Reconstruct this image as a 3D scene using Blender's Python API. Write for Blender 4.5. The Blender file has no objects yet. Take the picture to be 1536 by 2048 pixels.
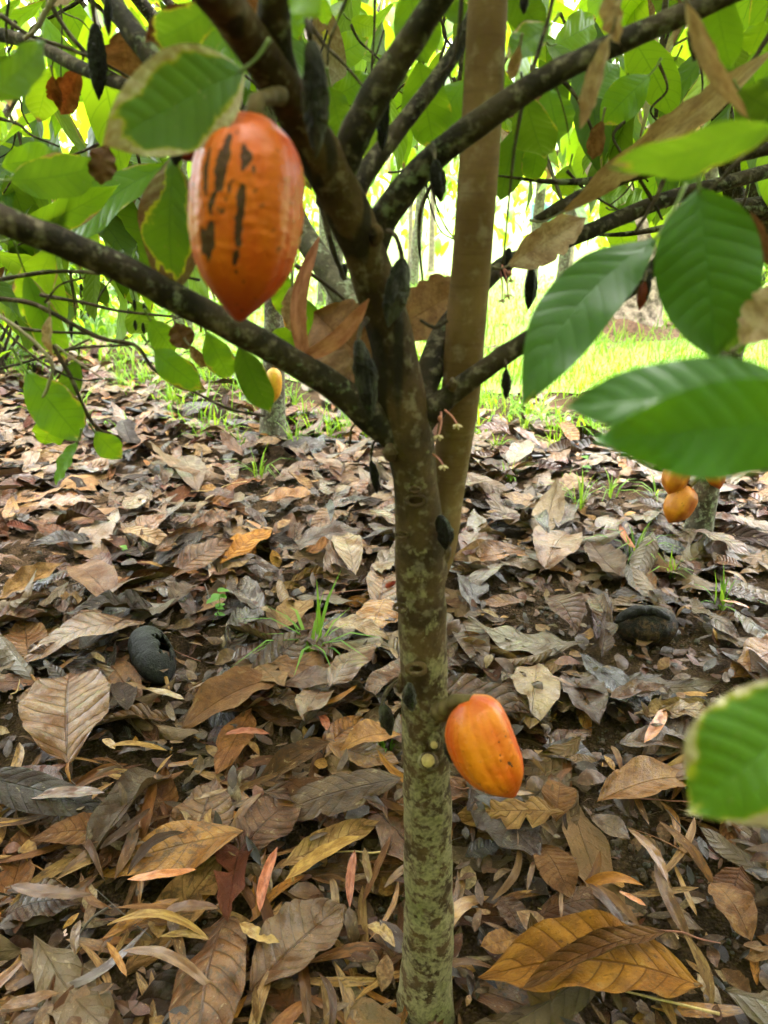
import bpy, math, random
import numpy as np
from mathutils import Vector, Matrix

# ------------------------------------------------------------------ camera, sky, sun, exposure
scene = bpy.context.scene
COL = scene.collection
F = 26.0 / 36.0 * 2048.0            # focal length in photo pixels
PITCH = math.radians(22.9)
CAM = Vector((0.0, 0.0, 1.0))
cd = bpy.data.cameras.new("camera")
cam = bpy.data.objects.new("camera", cd)
COL.objects.link(cam)
cam.location = CAM
cam.rotation_euler = (math.radians(90) - PITCH, 0, 0)
cd.sensor_fit = 'VERTICAL'
cd.sensor_height = 36.0
cd.lens = 26.0
cd.clip_start = 0.02
cd.clip_end = 400
cd.dof.use_dof = True
cd.dof.focus_distance = 1.25
cd.dof.aperture_fstop = 6.5
scene.camera = cam

SUN_EL, SUN_AZ = math.radians(77), math.radians(25)      # azimuth from +Y towards +X
world = bpy.data.worlds.new("World")
scene.world = world
world.use_nodes = True
wt = world.node_tree
sky = wt.nodes.new('ShaderNodeTexSky')
sky.sky_type = 'NISHITA'
sky.sun_disc = False
sky.sun_elevation = SUN_EL
sky.sun_rotation = SUN_AZ
sky.air_density = 1.0
sky.dust_density = 6.0
hs = wt.nodes.new('ShaderNodeHueSaturation')
hs.inputs['Saturation'].default_value = 0.28
hs.inputs['Value'].default_value = 2.4
wt.links.new(sky.outputs[0], hs.inputs['Color'])
wt.links.new(hs.outputs[0], wt.nodes['Background'].inputs[0])
wt.nodes['Background'].inputs[1].default_value = 0.15

sl = bpy.data.lights.new("sun", 'SUN')
sun = bpy.data.objects.new("sun", sl)
COL.objects.link(sun)
sl.energy = 1.5
sl.angle = math.radians(30)
sl.color = (1.0, 0.96, 0.88)
sdir = Vector((math.sin(SUN_AZ) * math.cos(SUN_EL), math.cos(SUN_AZ) * math.cos(SUN_EL), math.sin(SUN_EL)))
sun.rotation_euler = sdir.to_track_quat('Z', 'Y').to_euler()
sun.location = sdir * 20

scene.view_settings.view_transform = 'Standard'
scene.view_settings.look = 'None'
scene.view_settings.exposure = 3.1
scene.view_settings.gamma = 1.0
scene.render.engine = 'CYCLES'
scene.cycles.max_bounces = 7
scene.cycles.diffuse_bounces = 4
scene.cycles.glossy_bounces = 3
scene.cycles.transmission_bounces = 4
scene.cycles.caustics_reflective = False
scene.cycles.caustics_refractive = False
scene.cycles.sample_clamp_indirect = 6
scene.cycles.use_denoising = True
scene.cycles.use_adaptive_sampling = True
scene.cycles.adaptive_threshold = 0.02

RND = random.Random(7)
NR = np.random.default_rng(7)
cp, sp = math.cos(PITCH), math.sin(PITCH)

# ------------------------------------------------------------------ measuring helpers: photo pixel -> place
def ray(px, py):
    x, y = (px - 768.0) / F, (1024.0 - py) / F
    return Vector((x, cp + y * sp, -sp + y * cp))
def PY(px, py, Y):                   # the point seen at the pixel, Y metres ahead
    d = ray(px, py)
    return CAM + d * (Y / d.y)
def PZ(px, py, z=0.0):               # the point seen at the pixel at height z
    d = ray(px, py)
    return CAM + d * ((z - CAM.z) / d.z)
def axd(p):
    q = Vector(p) - CAM
    return q.y * cp - q.z * sp
def proj(p):
    q = Vector(p) - CAM
    d = q.y * cp - q.z * sp
    return 768 + F * q.x / d, 1024 - F * (q.y * sp + q.z * cp) / d, d
def m_of(px, p):                     # pixels at a point -> metres
    return px * axd(p) / F

# ------------------------------------------------------------------ object helpers
def link(name, data, parent=None):
    o = bpy.data.objects.new(name, data)
    COL.objects.link(o)
    if parent is not None:
        o.parent = parent
    return o
def tag(o, label=None, cat=None, group=None, kind=None):
    if label: o['label'] = label
    if cat: o['category'] = cat
    if group: o['group'] = group
    if kind: o['kind'] = kind
    return o
def empty(name, loc, label, cat, group=None):
    o = link(name, None)
    o.location = loc
    o.empty_display_size = 0.05
    return tag(o, label, cat, group)

class MB:
    """collects quads with uv, tint and look, then links them as ONE mesh object"""
    def __init__(s):
        s.V, s.Q, s.U, s.T, s.L, s.n = [], [], [], [], [], 0
    def add(s, V, Q, U=None, tint=(1, 1, 1, 0), look=(0, 0, 0, 0)):
        V = np.asarray(V, float); k = len(V)
        s.V.append(V); s.Q.append(np.asarray(Q, int) + s.n); s.n += k
        s.U.append(np.zeros((k, 2)) if U is None else np.asarray(U, float))
        t = np.asarray(tint, float); s.T.append(np.broadcast_to(t, (k, 4)) if t.ndim == 1 else t)
        t = np.asarray(look, float); s.L.append(np.broadcast_to(t, (k, 4)) if t.ndim == 1 else t)
        return s
    def build(s, name, mat, parent=None, center=False, smooth=True):
        V = np.concatenate(s.V); Q = np.concatenate(s.Q)
        off = np.zeros(3)
        if parent is not None:
            q = parent
            while q is not None:
                off += np.array(q.location); q = q.parent
        loc = None
        if center:
            loc = V.mean(0); loc[2] = V[:, 2].min()
            off = loc
        me = bpy.data.meshes.new(name)
        me.vertices.add(len(V)); me.vertices.foreach_set('co', (V - off).astype(np.float32).ravel())
        m = len(Q)
        me.loops.add(4 * m); me.loops.foreach_set('vertex_index', Q.astype(np.int32).ravel())
        me.polygons.add(m); me.polygons.foreach_set('loop_start', np.arange(0, 4 * m, 4, dtype=np.int32))
        me.polygons.foreach_set('use_smooth', np.full(m, smooth))
        uv = me.uv_layers.new(name='UVMap')
        uv.data.foreach_set('uv', np.concatenate(s.U)[Q.ravel()].astype(np.float32).ravel())
        a = me.attributes.new('tint', 'FLOAT_COLOR', 'POINT'); a.data.foreach_set('color', np.concatenate(s.T).astype(np.float32).ravel())
        a = me.attributes.new('look', 'FLOAT_COLOR', 'POINT'); a.data.foreach_set('color', np.concatenate(s.L).astype(np.float32).ravel())
        me.update(calc_edges=True)
        me.materials.append(mat)
        o = link(name, me, parent)
        if center: o.location = Vector(loc)
        return o

def grid_quads(nu, nv, wrap=False):
    i = np.arange(nu)[:, None]; j = np.arange(nv if not wrap else nv)[None, :]
    w = nv if wrap else nv + 1
    j2 = (j + 1) % w if wrap else j + 1
    return np.stack([i * w + j, (i + 1) * w + j, (i + 1) * w + j2, i * w + j2], -1).reshape(-1, 4)

def noise1(n, rng, k):
    """smooth random curve of n samples with k knots, -1..1"""
    kn = rng.uniform(-1, 1, k + 2)
    x = np.linspace(0, k, n); i = np.clip(x.astype(int), 0, k); f = x - i; f = f * f * (3 - 2 * f)
    return kn[i] * (1 - f) + kn[i + 1] * f

def catmull(P, n):
    P = np.asarray(P, float)
    if len(P) == 2:
        t = np.linspace(0, 1, n)[:, None]; return P[0] * (1 - t) + P[1] * t
    Q = np.vstack([2 * P[0] - P[1], P, 2 * P[-1] - P[-2]])
    L = np.concatenate([[0], np.cumsum(np.linalg.norm(np.diff(P[:, :3], axis=0), axis=1))])
    x = np.linspace(0, L[-1], n); out = []
    for s in x:
        i = min(max(np.searchsorted(L, s, side='right') - 1, 0), len(P) - 2)
        t = (s - L[i]) / max(L[i + 1] - L[i], 1e-9)
        a, b, c, d = Q[i], Q[i + 1], Q[i + 2], Q[i + 3]
        out.append(.5 * (2 * b + (c - a) * t + (2 * a - 5 * b + 4 * c - d) * t * t + (3 * b - a - 3 * c + d) * t ** 3))
    return np.array(out)

def tube_geo(P, R, n=None, seg=12, rough=0.0, rng=NR, lump=0.0):
    """swept tube through the points P with radii R, closed ends"""
    PR = np.hstack([np.asarray(P, float), np.asarray(R, float)[:, None]])
    n = n or max(6, 6 * len(P))
    C = catmull(PR, n); r = np.maximum(C[:, 3], 1e-4); C = C[:, :3]
    T = np.gradient(C, axis=0); T /= np.linalg.norm(T, axis=1)[:, None] + 1e-12
    N = np.zeros_like(C); a = np.array([0.3, 0.2, 0.93])
    if abs(a @ T[0]) > .9: a = np.array([1.0, 0, 0])
    N[0] = a - (a @ T[0]) * T[0]; N[0] /= np.linalg.norm(N[0])
    for i in range(1, n):
        v = N[i - 1] - (N[i - 1] @ T[i]) * T[i]; N[i] = v / np.linalg.norm(v)
    B = np.cross(T, N)
    th = np.linspace(0, 2 * math.pi, seg, endpoint=False)
    rr = np.repeat(r[:, None], seg, 1)
    if lump:
        rr = rr * (1 + lump * noise1(n, rng, max(3, n // 4))[:, None])
    if rough:
        k = np.stack([noise1(n, rng, max(3, n // 3)) for _ in range(seg)], 1)
        rr = rr * (1 + rough * (k + np.roll(k, 1, 1) + np.roll(k, -1, 1)) / 2)
    V = C[:, None] + rr[..., None] * (np.cos(th)[None, :, None] * N[:, None] + np.sin(th)[None, :, None] * B[:, None])
    V = np.concatenate([np.repeat(C[:1, None], seg, 1), V, np.repeat(C[-1:, None], seg, 1)])
    U = np.stack(np.meshgrid(np.linspace(0, 1, n + 2), np.linspace(0, 1, seg), indexing='ij'), -1)
    return V.reshape(-1, 3), grid_quads(n + 1, seg, True), U.reshape(-1, 2)

CACAO = np.array([[0, .03], [.03, .13], [.09, .36], [.2, .70], [.33, .91], [.48, 1], [.62, .96], [.74, .80], [.83, .58], [.9, .35], [.95, .16], [1, 0]])
BROAD = np.array([[0, .04], [.05, .35], [.15, .72], [.3, .96], [.45, 1], [.6, .93], [.75, .72], [.87, .42], [.95, .15], [1, 0]])
SLIM = np.array([[0, .06], [.06, .22], [.18, .62], [.35, .92], [.5, 1], [.65, .92], [.8, .64], [.92, .28], [1, 0]])

STRAP = np.array([[0, .08], [.05, .3], [.15, .72], [.3, .95], [.5, 1], [.7, .9], [.84, .66], [.93, .36], [1, 0]])
_PT = {}
def prof_at(prof, t):
    """the outline as a smooth curve"""
    k = id(prof)
    if k not in _PT:
        x = np.linspace(0, 1, 801); X, Y = prof[:, 0], prof[:, 1]; m = np.gradient(Y, X)
        i = np.clip(np.searchsorted(X, x, side='right') - 1, 0, len(X) - 2); h = X[i + 1] - X[i]; f = (x - X[i]) / h
        y = (2 * f ** 3 - 3 * f ** 2 + 1) * Y[i] + (f ** 3 - 2 * f ** 2 + f) * h * m[i] + (3 * f ** 2 - 2 * f ** 3) * Y[i + 1] + (f ** 3 - f ** 2) * h * m[i + 1]
        g = np.exp(-.5 * (np.arange(-90, 91) / 30.0) ** 2); g /= g.sum()
        yp = np.concatenate([2 * y[0] - y[90:0:-1], y, 2 * y[-1] - y[-2:-92:-1]])
        ys = np.convolve(yp, g, 'valid')
        w = np.clip(np.minimum(x, 1 - x) / .05, 0, 1); w = w * w * (3 - 2 * w)
        _PT[k] = (x, np.maximum(0, y * (1 - w) + ys * w))
    return np.interp(t, *_PT[k])

def leaf_geo(L, W, nu=16, nv=6, prof=CACAO, rng=NR, cup=0, fold=0, bend=0, droop=0, wave=0, wk=3, twist=0, sickle=0, rag=0, quilt=0, roll=0, nvein=10):
    """one leaf blade: x along its length, y across, z up"""
    u = np.linspace(0, 1, nu + 1); v = np.linspace(-1, 1, nv + 1)
    h = prof_at(prof, u) * W / 2
    hl, hr = h.copy(), h.copy()
    if rag:
        hl = hl * (1 - rag * np.maximum(0, noise1(nu + 1, rng, max(4, nu // 2))) ** 1.5)
        hr = hr * (1 - rag * np.maximum(0, noise1(nu + 1, rng, max(4, nu // 2))) ** 1.5)
    y = np.where(v[None] < 0, v[None] * hl[:, None], v[None] * hr[:, None])
    av = np.abs(v)[None]; uu = np.repeat(u[:, None], nv + 1, 1)
    z = np.zeros_like(y)
    if roll:                                        # edges rolled up (or down) round the midrib
        Rr = (W / 2) / roll
        z = abs(Rr) * (1 - np.cos(y / Rr)) * np.sign(roll); y = Rr * np.sin(y / Rr)
    z = z + fold * np.abs(y) + cup * y * y / W
    if wave:
        p1, p2 = rng.uniform(0, 6.28, 2); k = wk * rng.uniform(.7, 1.3)
        z = z + wave * W * av ** 1.6 * np.where(v[None] < 0, np.sin(6.28 * k * uu + p1), np.sin(6.28 * k * 1.15 * uu + p2))
    if quilt:
        s = (uu - .13 * av ** 1.4) * nvein
        z = z + quilt * W * (np.abs(np.sin(math.pi * s)) ** .6 - .6) * np.minimum(1, av * 3) * np.sin(math.pi * uu) ** .5
    if twist:
        a = twist * (uu - .4); y, z = y * np.cos(a) - z * np.sin(a), y * np.sin(a) + z * np.cos(a)
    x = uu * L
    z = z + bend * L * np.sin(math.pi * uu)
    if droop:                                       # arc downwards, length kept
        a = droop * uu; r = L / droop
        x, z = r * np.sin(a) - z * np.sin(-a) * -1 * 0 + z * np.sin(a), -r * (1 - np.cos(a)) + z * np.cos(a)
    y = y + sickle * L * np.sin(math.pi * uu)
    V = np.stack([x, y, z], -1).reshape(-1, 3)
    U = np.stack([uu, np.repeat((v[None] + 1) / 2, nu + 1, 0)], -1).reshape(-1, 2)
    return V, grid_quads(nu, nv), U

def frame(B, T, side=None, tilt=0.0):
    """4x4 with x from B to T and z towards `side` (default the camera), turned by tilt round x"""
    B, T = Vector(B), Vector(T); x = (T - B).normalized()
    n = (CAM - (B + T) / 2) if side is None else Vector(side)
    n = (n - n.dot(x) * x).normalized()
    n = Matrix.Rotation(tilt, 3, x) @ n
    y = n.cross(x)
    return Matrix(((x.x, y.x, n.x, B.x), (x.y, y.y, n.y, B.y), (x.z, y.z, n.z, B.z), (0, 0, 0, 1)))
def xf(M, V):
    M = np.array(M); return V @ M[:3, :3].T + M[:3, 3]
# ------------------------------------------------------------------ materials
class NT:
    def __init__(s, name):
        s.m = bpy.data.materials.new(name); s.m.use_nodes = True
        s.t = s.m.node_tree; s.t.nodes.clear()
        s.out = s.t.nodes.new('ShaderNodeOutputMaterial')
    def n(s, typ, ins=None, **props):
        nd = s.t.nodes.new('ShaderNode' + typ)
        for k, v in props.items(): setattr(nd, k, v)
        for k, v in (ins or {}).items():
            if isinstance(v, bpy.types.NodeSocket): s.t.links.new(v, nd.inputs[k])
            else: nd.inputs[k].default_value = v
        return nd
    def ma(s, op, a, b=0.0, c=0.0, clamp=False):
        return s.n('Math', {0: a, 1: b, 2: c}, operation=op, use_clamp=clamp).outputs[0]
    def mix(s, f, a, b, blend='MIX'):
        c = lambda v: v if isinstance(v, bpy.types.NodeSocket) or len(v) == 4 else (*v, 1)
        return s.n('Mix', {0: f, 6: c(a), 7: c(b)}, data_type='RGBA', blend_type=blend).outputs[2]
    def ss(s, v, lo, hi, a=0.0, b=1.0):
        return s.n('MapRange', {0: v, 1: lo, 2: hi, 3: a, 4: b}, interpolation_type='SMOOTHSTEP').outputs[0]
    def noise(s, vec, scale, detail=3, rough=.55, dist=0.0):
        return s.n('TexNoise', {'Vector': vec, 'Scale': scale, 'Detail': detail, 'Roughness': rough, 'Distortion': dist}).outputs[0]
    def attr(s, name):
        nd = s.n('Attribute', attribute_name=name)
        return nd.outputs['Color'], nd.outputs['Alpha']
    def sep(s, c):
        nd = s.n('SeparateColor', {0: c}); return nd.outputs
    def bump(s, h, strength, dist=.002):
        return s.n('Bump', {'Height': h, 'Strength': strength, 'Distance': dist}).outputs[0]
    def done(s, sh):
        s.t.links.new(sh, s.out.inputs[0]); return s.m

def leaf_coords(g, nvein):
    uv = g.n('UVMap').outputs[0]
    x = g.n('SeparateXYZ', {0: uv}).outputs
    v = g.ma('ABSOLUTE', g.ma('MULTIPLY_ADD', x[1], 2.0, -1.0))
    sgn = g.ma('GREATER_THAN', x[1], 0.5)
    s = g.ma('SUBTRACT', x[0], g.ma('MULTIPLY', g.ma('POWER', v, 1.35), .15))
    s = g.ma('MULTIPLY_ADD', s, nvein, g.ma('MULTIPLY', sgn, .35))
    fr = g.ma('FRACT', s)
    d = g.ma('ABSOLUTE', g.ma('SUBTRACT', fr, .5))          # .5 on a vein
    vein = g.ss(d, .425, .48)
    mid = g.ss(v, .05, .012)
    bul = g.ma('POWER', g.ma('SINE', g.ma('MULTIPLY', fr, math.pi)), .6)
    return x, v, vein, mid, bul

def dead_leaf(name, nvein=10, trans=0.0, vein_amt=.8, bumpk=.75, wetk=1.0):
    g = NT(name)
    tint, ta = g.attr('tint'); look, la = g.attr('look'); lk = g.sep(look)
    x, v, vein, mid, bul = leaf_coords(g, nvein)
    vec = g.n('CombineXYZ', {0: g.ma('MULTIPLY', x[0], 3.0), 1: g.ma('MULTIPLY', x[1], 1.3), 2: g.ma('MULTIPLY', ta, 57.0)}).outputs[0]
    n1 = g.noise(vec, 1.6, 4, .6); n2 = g.noise(vec, 12, 5, .7); n3 = g.noise(vec, 34, 2, .6)
    base = g.mix(g.ss(n1, .38, .66), g.mix(1, tint, (.62, .52, .45), 'MULTIPLY'), tint)
    base = g.mix(g.ss(n2, .52, .72, 0, .55), base, g.mix(1, tint, (1.35, 1.3, 1.2), 'MULTIPLY'))
    n4 = g.noise(vec, 3.2, 5, .7, .6)
    base = g.mix(g.ma('MULTIPLY', g.ss(n4, .50, .40), g.ma('MULTIPLY', lk[1], .85)), base, (.028, .017, .010))
    base = g.mix(g.ma('MULTIPLY', g.ss(n4, .60, .66), g.ma('MULTIPLY', lk[1], .5)), base, (.33, .25, .14))
    base = g.mix(g.ma('MULTIPLY', g.ss(n2, .42, .32), .6), base, (.03, .019, .012))      # blotches of rot
    base = g.mix(g.ss(n3, .62, .7, 0, .6), base, g.mix(1, tint, (.35, .3, .28), 'MULTIPLY'))
    vm = g.ma('MAXIMUM', g.ma('MULTIPLY', vein, g.ss(v, .98, .6, .3, 1)), mid)
    base = g.mix(g.ma('MULTIPLY', vm, g.ma('MULTIPLY_ADD', lk[2], vein_amt * 1.0, vein_amt * .35)), base, g.mix(1, tint, (.42, .34, .28), 'MULTIPLY'))
    back = g.n('NewGeometry').outputs['Backfacing']
    base = g.mix(g.ma('MULTIPLY', back, .35), base, (.19, .125, .065))
    h = g.ma('ADD', g.ma('MULTIPLY', bul, g.ma('MULTIPLY_ADD', lk[2], .75, .08)), g.ma('MULTIPLY', n2, .75))
    h = g.ma('ADD', h, g.ma('MULTIPLY', n3, .12))
    h = g.ma('SUBTRACT', h, g.ma('MULTIPLY', mid, .5))
    nrm = g.bump(h, bumpk, .009)
    rough = g.ma('SUBTRACT', g.ss(n1, .3, .7, .62, .45), g.ma('MULTIPLY', lk[0], .2 * wetk))
    p = g.n('BsdfPrincipled', {'Base Color': base, 'Roughness': rough, 'Normal': nrm, 'Specular IOR Level': .10,
                               'Coat Weight': g.ma('MULTIPLY', g.ma('MULTIPLY', g.ma('POWER', lk[0], .7), g.ss(n1, .36, .5, .15, 1.0)), wetk), 'Coat Roughness': .09, 'Coat IOR': 1.5, 'Coat Normal': nrm})
    sh = p.outputs[0]
    if trans:
        tr = g.n('BsdfTranslucent', {'Color': g.mix(1, base, (1.5, 1.1, .6), 'MULTIPLY')})
        sh = g.n('MixShader', {0: trans, 1: sh, 2: tr.outputs[0]}).outputs[0]
    return g.done(sh)

def live_leaf(name, nvein=10, trans=.5, detail=True, vk=.4):
    g = NT(name)
    tint, ta = g.attr('tint'); look, la = g.attr('look'); lk = g.sep(look)
    x, v, vein, mid, bul = leaf_coords(g, nvein)
    vec = g.n('CombineXYZ', {0: g.ma('MULTIPLY', x[0], 3.0), 1: g.ma('MULTIPLY', x[1], 1.3), 2: g.ma('MULTIPLY', ta, 57.0)}).outputs[0]
    n1 = g.noise(vec, 1.8, 4, .6); n2 = g.noise(vec, 9, 3, .6)
    vm = g.ma('MAXIMUM', g.ma('MULTIPLY', vein, .55), mid)
    col = g.mix(g.ss(n1, .35, .7), g.mix(1, tint, (.78, .85, .8), 'MULTIPLY'), tint)
    col = g.mix(g.ma('MULTIPLY', vm, vk), col, g.mix(1, tint, (1.7, 1.5, 1.2), 'MULTIPLY'))
    # dry margin: how far in depends on the leaf (look red), its outline on noise
    e = g.ma('MAXIMUM', g.ma('MULTIPLY', g.ma('POWER', v, 1.5), .85), g.ss(x[0], .5, 1.04))
    e = g.ma('ADD', e, g.ma('MULTIPLY_ADD', g.noise(vec, .8, 2), 1.7, -.85))
    e = g.ma('ADD', e, g.ma('MULTIPLY_ADD', n1, .6, -.3))
    e = g.ma('ADD', e, g.ma('MULTIPLY_ADD', n2, .25, -.125))
    th = g.ma('SUBTRACT', 1.32, g.ma('MULTIPLY', lk[0], 1.0))
    burn = g.ss(g.ma('SUBTRACT', e, th), -.01, .02)
    halo = g.ss(g.ma('SUBTRACT', e, th), -.13, -.01)
    spot = g.ma('MULTIPLY', g.ss(g.noise(vec, 15, 2), .72, .76), g.ma('GREATER_THAN', lk[0], .25))
    dead = g.mix(g.ss(n2, .4, .65), (.34, .25, .17), (.50, .42, .33))
    dead = g.mix(lk[2], dead, (.10, .045, .018))
    front = g.mix(g.ma('MULTIPLY', halo, .55), col, (.32, .30, .02))
    front = g.mix(g.ma('MAXIMUM', burn, spot), front, dead)
    tcol = g.mix(1, tint, (5.2, 3.6, .5), 'MULTIPLY')
    tcol = g.mix(g.ma('MULTIPLY', vm, .55), tcol, g.mix(1, tint, (1.0, 1.1, .4), 'MULTIPLY'))
    tcol = g.mix(g.ma('MULTIPLY', halo, .8), tcol, (.62, .5, .03))
    tcol = g.mix(g.ma('MAXIMUM', burn, spot), tcol, g.mix(1, dead, (.55, .35, .2), 'MULTIPLY'))
    back = g.n('NewGeometry').outputs['Backfacing']
    front = g.mix(g.ma('MULTIPLY', back, .3), front, (.12, .17, .06))
    h = g.ma('ADD', bul, g.ma('MULTIPLY', n2, .25))
    h = g.ma('SUBTRACT', h, g.ma('MULTIPLY', mid, .6))
    nrm = g.bump(h, .2, .003) if detail else g.bump(h, .25, .003)
    p = g.n('BsdfPrincipled', {'Base Color': front, 'Roughness': g.ma('MULTIPLY_ADD', lk[1], -.2, .44), 'Normal': nrm, 'Specular IOR Level': .45})
    tr = g.n('BsdfTranslucent', {'Color': tcol})
    sh = g.n('MixShader', {0: trans, 1: p.outputs[0], 2: tr.outputs[0]})
    return g.done(sh.outputs[0])

def bark(name, dark, light, lichen=(.26, .25, .13), lic=0.0, lic_z=None, scale=1.0, streak=False, rings=0.0, bumpk=.5, wet=.0):
    g = NT(name)
    pos = g.n('NewGeometry').outputs['Position']
    xyz = g.n('SeparateXYZ', {0: pos}).outputs
    n1 = g.noise(pos, 22 * scale, 5, .65); n2 = g.noise(pos, 90 * scale, 3, .6)
    st = g.n('Mapping', {'Vector': pos, 'Scale': (1, 1, .22)}).outputs[0]
    n3 = g.noise(st, 55 * scale, 4, .6)
    base = g.mix(g.ss(n1, .35, .68), dark, light)
    base = g.mix(g.ss(n2, .5, .72, 0, .4), base, g.mix(.5, base, (.5, .4, .3)))
    if lic:
        w = g.noise(g.n('Mapping', {'Vector': pos, 'Location': (3.1, 1.7, .4)}).outputs[0], 52 * scale, 6, .6, .3)
        w2 = g.noise(pos, 9 * scale, 2, .5)
        w3 = g.noise(pos, 210 * scale, 3, .6)
        amt = g.ma('ADD', g.ma('ADD', g.ma('MULTIPLY', w, .64), g.ma('MULTIPLY', w3, .19)), g.ma('MULTIPLY', w2, .17))
        if lic_z:                                     # more lichen low on the trunk
            amt = g.ma('ADD', amt, g.ss(xyz[2], lic_z[0], lic_z[1], .035, -.20))
        vo = g.n('TexVoronoi', {'Vector': pos, 'Scale': 95 * scale, 'Randomness': 1.0}, feature='F1').outputs['Distance']
        amt = g.ma('SUBTRACT', amt, g.ma('MULTIPLY', vo, .10))
        patch = g.ss(amt, .475 - lic * .1, .555 - lic * .1)
        lc = g.mix(g.ss(w3, .35, .62), tuple(c * .55 for c in lichen), lichen)
        lc = g.mix(g.ss(w2, .5, .62, 0, .45), lc, (lichen[0] * .6, lichen[1] * .76, lichen[2] * .45))
        base = g.mix(g.ma('MULTIPLY', patch, .85), base, lc)
        h = g.ma('ADD', g.ma('ADD', n1, g.ma('MULTIPLY', patch, .4)), g.ma('MULTIPLY', w3, .5))
    else:
        h = n1
    if streak:                                        # wet dark runs down the stem
        s = g.n('Mapping', {'Vector': pos, 'Scale': (1, 1, .06)}).outputs[0]
        k = g.ss(g.noise(s, 34, 2, .5), .54, .6)
        k = g.ma('MULTIPLY', k, g.ss(xyz[2], .66, .76))
        base = g.mix(g.ma('MULTIPLY', k, .85), base, (.012, .009, .007))
    if rings:
        wv = g.noise(g.n('Mapping', {'Vector': pos, 'Scale': (1, 1, 14)}).outputs[0], 16, 4, .7)
        base = g.mix(g.ss(wv, .5, .7, 0, rings), base, g.mix(.5, dark, (.02, .01, .005)))
        h = g.ma('ADD', h, g.ma('MULTIPLY', wv, .6))
    h = g.ma('ADD', h, g.ma('MULTIPLY', n2, .3)); h = g.ma('ADD', h, g.ma('MULTIPLY', n3, .5))
    p = g.n('BsdfPrincipled', {'Base Color': base, 'Roughness': .72 - wet * .25, 'Normal': g.bump(h, bumpk, .004), 'Specular IOR Level': .1})
    return g.done(p.outputs[0])

def plain(name, col, rough=.6, var=.3, scale=60, bumpk=.3, spec=.4):
    g = NT(name)
    pos = g.n('NewGeometry').outputs['Position']
    n1 = g.noise(pos, scale, 4, .6)
    c = g.mix(g.ss(n1, .3, .7), tuple(x * (1 - var) for x in col), tuple(min(1, x * (1 + var)) for x in col))
    p = g.n('BsdfPrincipled', {'Base Color': c, 'Roughness': rough, 'Normal': g.bump(n1, bumpk, .003), 'Specular IOR Level': spec})
    return g.done(p.outputs[0])

def pod_mat(name):
    g = NT(name)
    tint, ta = g.attr('tint'); look, la = g.attr('look'); lk = g.sep(look)
    pos = g.n('TexCoord').outputs['Object']
    n1 = g.noise(pos, 45, 4, .6); n2 = g.noise(pos, 260, 3, .6)
    base = g.mix(g.ss(n1, .35, .7), g.mix(1, tint, (.86, .74, .7), 'MULTIPLY'), tint)
    base = g.mix(g.ss(g.noise(pos, 130, 2), .66, .73, 0, .7), base, (.10, .03, .01))
    sp = g.n('TexVoronoi', {'Vector': pos, 'Scale': 170.0}).outputs['Distance']
    base = g.mix(g.ma('MULTIPLY', g.ss(sp, .2, .12), g.ss(g.noise(pos, 28, 2), .52, .6)), base, (.05, .016, .008))
    sc = g.ma('ADD', lk[0], g.ma('MULTIPLY_ADD', n2, .9, -.45))
    sc = g.ma('ADD', sc, g.ma('MULTIPLY_ADD', n1, 1.4, -.7))
    scar = g.ss(sc, .42, .56)
    base = g.mix(g.ma('MULTIPLY', scar, .93), base, g.mix(g.ss(n2, .4, .65), (.012, .007, .006), (.045, .024, .017)))
    h = g.ma('ADD', g.ma('MULTIPLY', n1, .8), g.ma('MULTIPLY', n2, .35))
    h = g.ma('SUBTRACT', h, g.ma('MULTIPLY', scar, .25))
    p = g.n('BsdfPrincipled', {'Base Color': base, 'Roughness': g.ma('MULTIPLY_ADD', scar, .3, .40), 'Normal': g.bump(h, .6, .003),
                               'Specular IOR Level': .3, 'Coat Weight': .08, 'Coat Roughness': .25})
    return g.done(p.outputs[0])

def black_pod_mat(name, dark=(.010, .008, .007), pale=(.075, .066, .058), amt=.5, spec=.10, grain=.3):
    g = NT(name)
    pos = g.n('TexCoord').outputs['Object']
    st = g.n('Mapping', {'Vector': pos, 'Scale': (1, 1, grain)}).outputs[0]
    n1 = g.noise(st, 120, 5, .7); n2 = g.noise(pos, 300, 3, .65); n3 = g.noise(pos, 30, 2)
    k = g.ma('ADD', g.ma('MULTIPLY', n1, .55), g.ma('MULTIPLY', n3, .45))
    base = g.mix(g.ss(k, .66 - amt * .3, .76 - amt * .2), dark, pale)
    base = g.mix(g.ss(n2, .55, .7, 0, .5), base, dark)
    h = g.ma('ADD', n1, g.ma('MULTIPLY', n2, .5))
    p = g.n('BsdfPrincipled', {'Base Color': base, 'Roughness': .42, 'Normal': g.bump(h, .9, .006), 'Specular IOR Level': spec})
    return g.done(p.outputs[0])

def soil_mat(name):
    g = NT(name)
    pos = g.n('NewGeometry').outputs['Position']
    n1 = g.noise(pos, 14, 5, .65); n2 = g.noise(pos, 120, 4, .7); n3 = g.noise(pos, 1.3, 3)
    vo = g.n('TexVoronoi', {'Vector': pos, 'Scale': 160.0}).outputs['Distance']
    base = g.mix(g.ss(n1, .35, .7), (.022, .013, .007), (.066, .038, .018))
    base = g.mix(g.ss(n2, .45, .7, 0, .6), base, (.10, .058, .028))
    base = g.mix(g.ss(vo, .3, .6, 0, .5), base, (.018, .011, .006))
    h = g.ma('ADD', g.ma('MULTIPLY', n2, 1.0), g.ma('MULTIPLY', vo, -.9))
    h = g.ma('ADD', h, n1)
    p = g.n('BsdfPrincipled', {'Base Color': base, 'Roughness': .9, 'Specular IOR Level': .06, 'Normal': g.bump(h, .9, .008)})
    return g.done(p.outputs[0])

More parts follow.
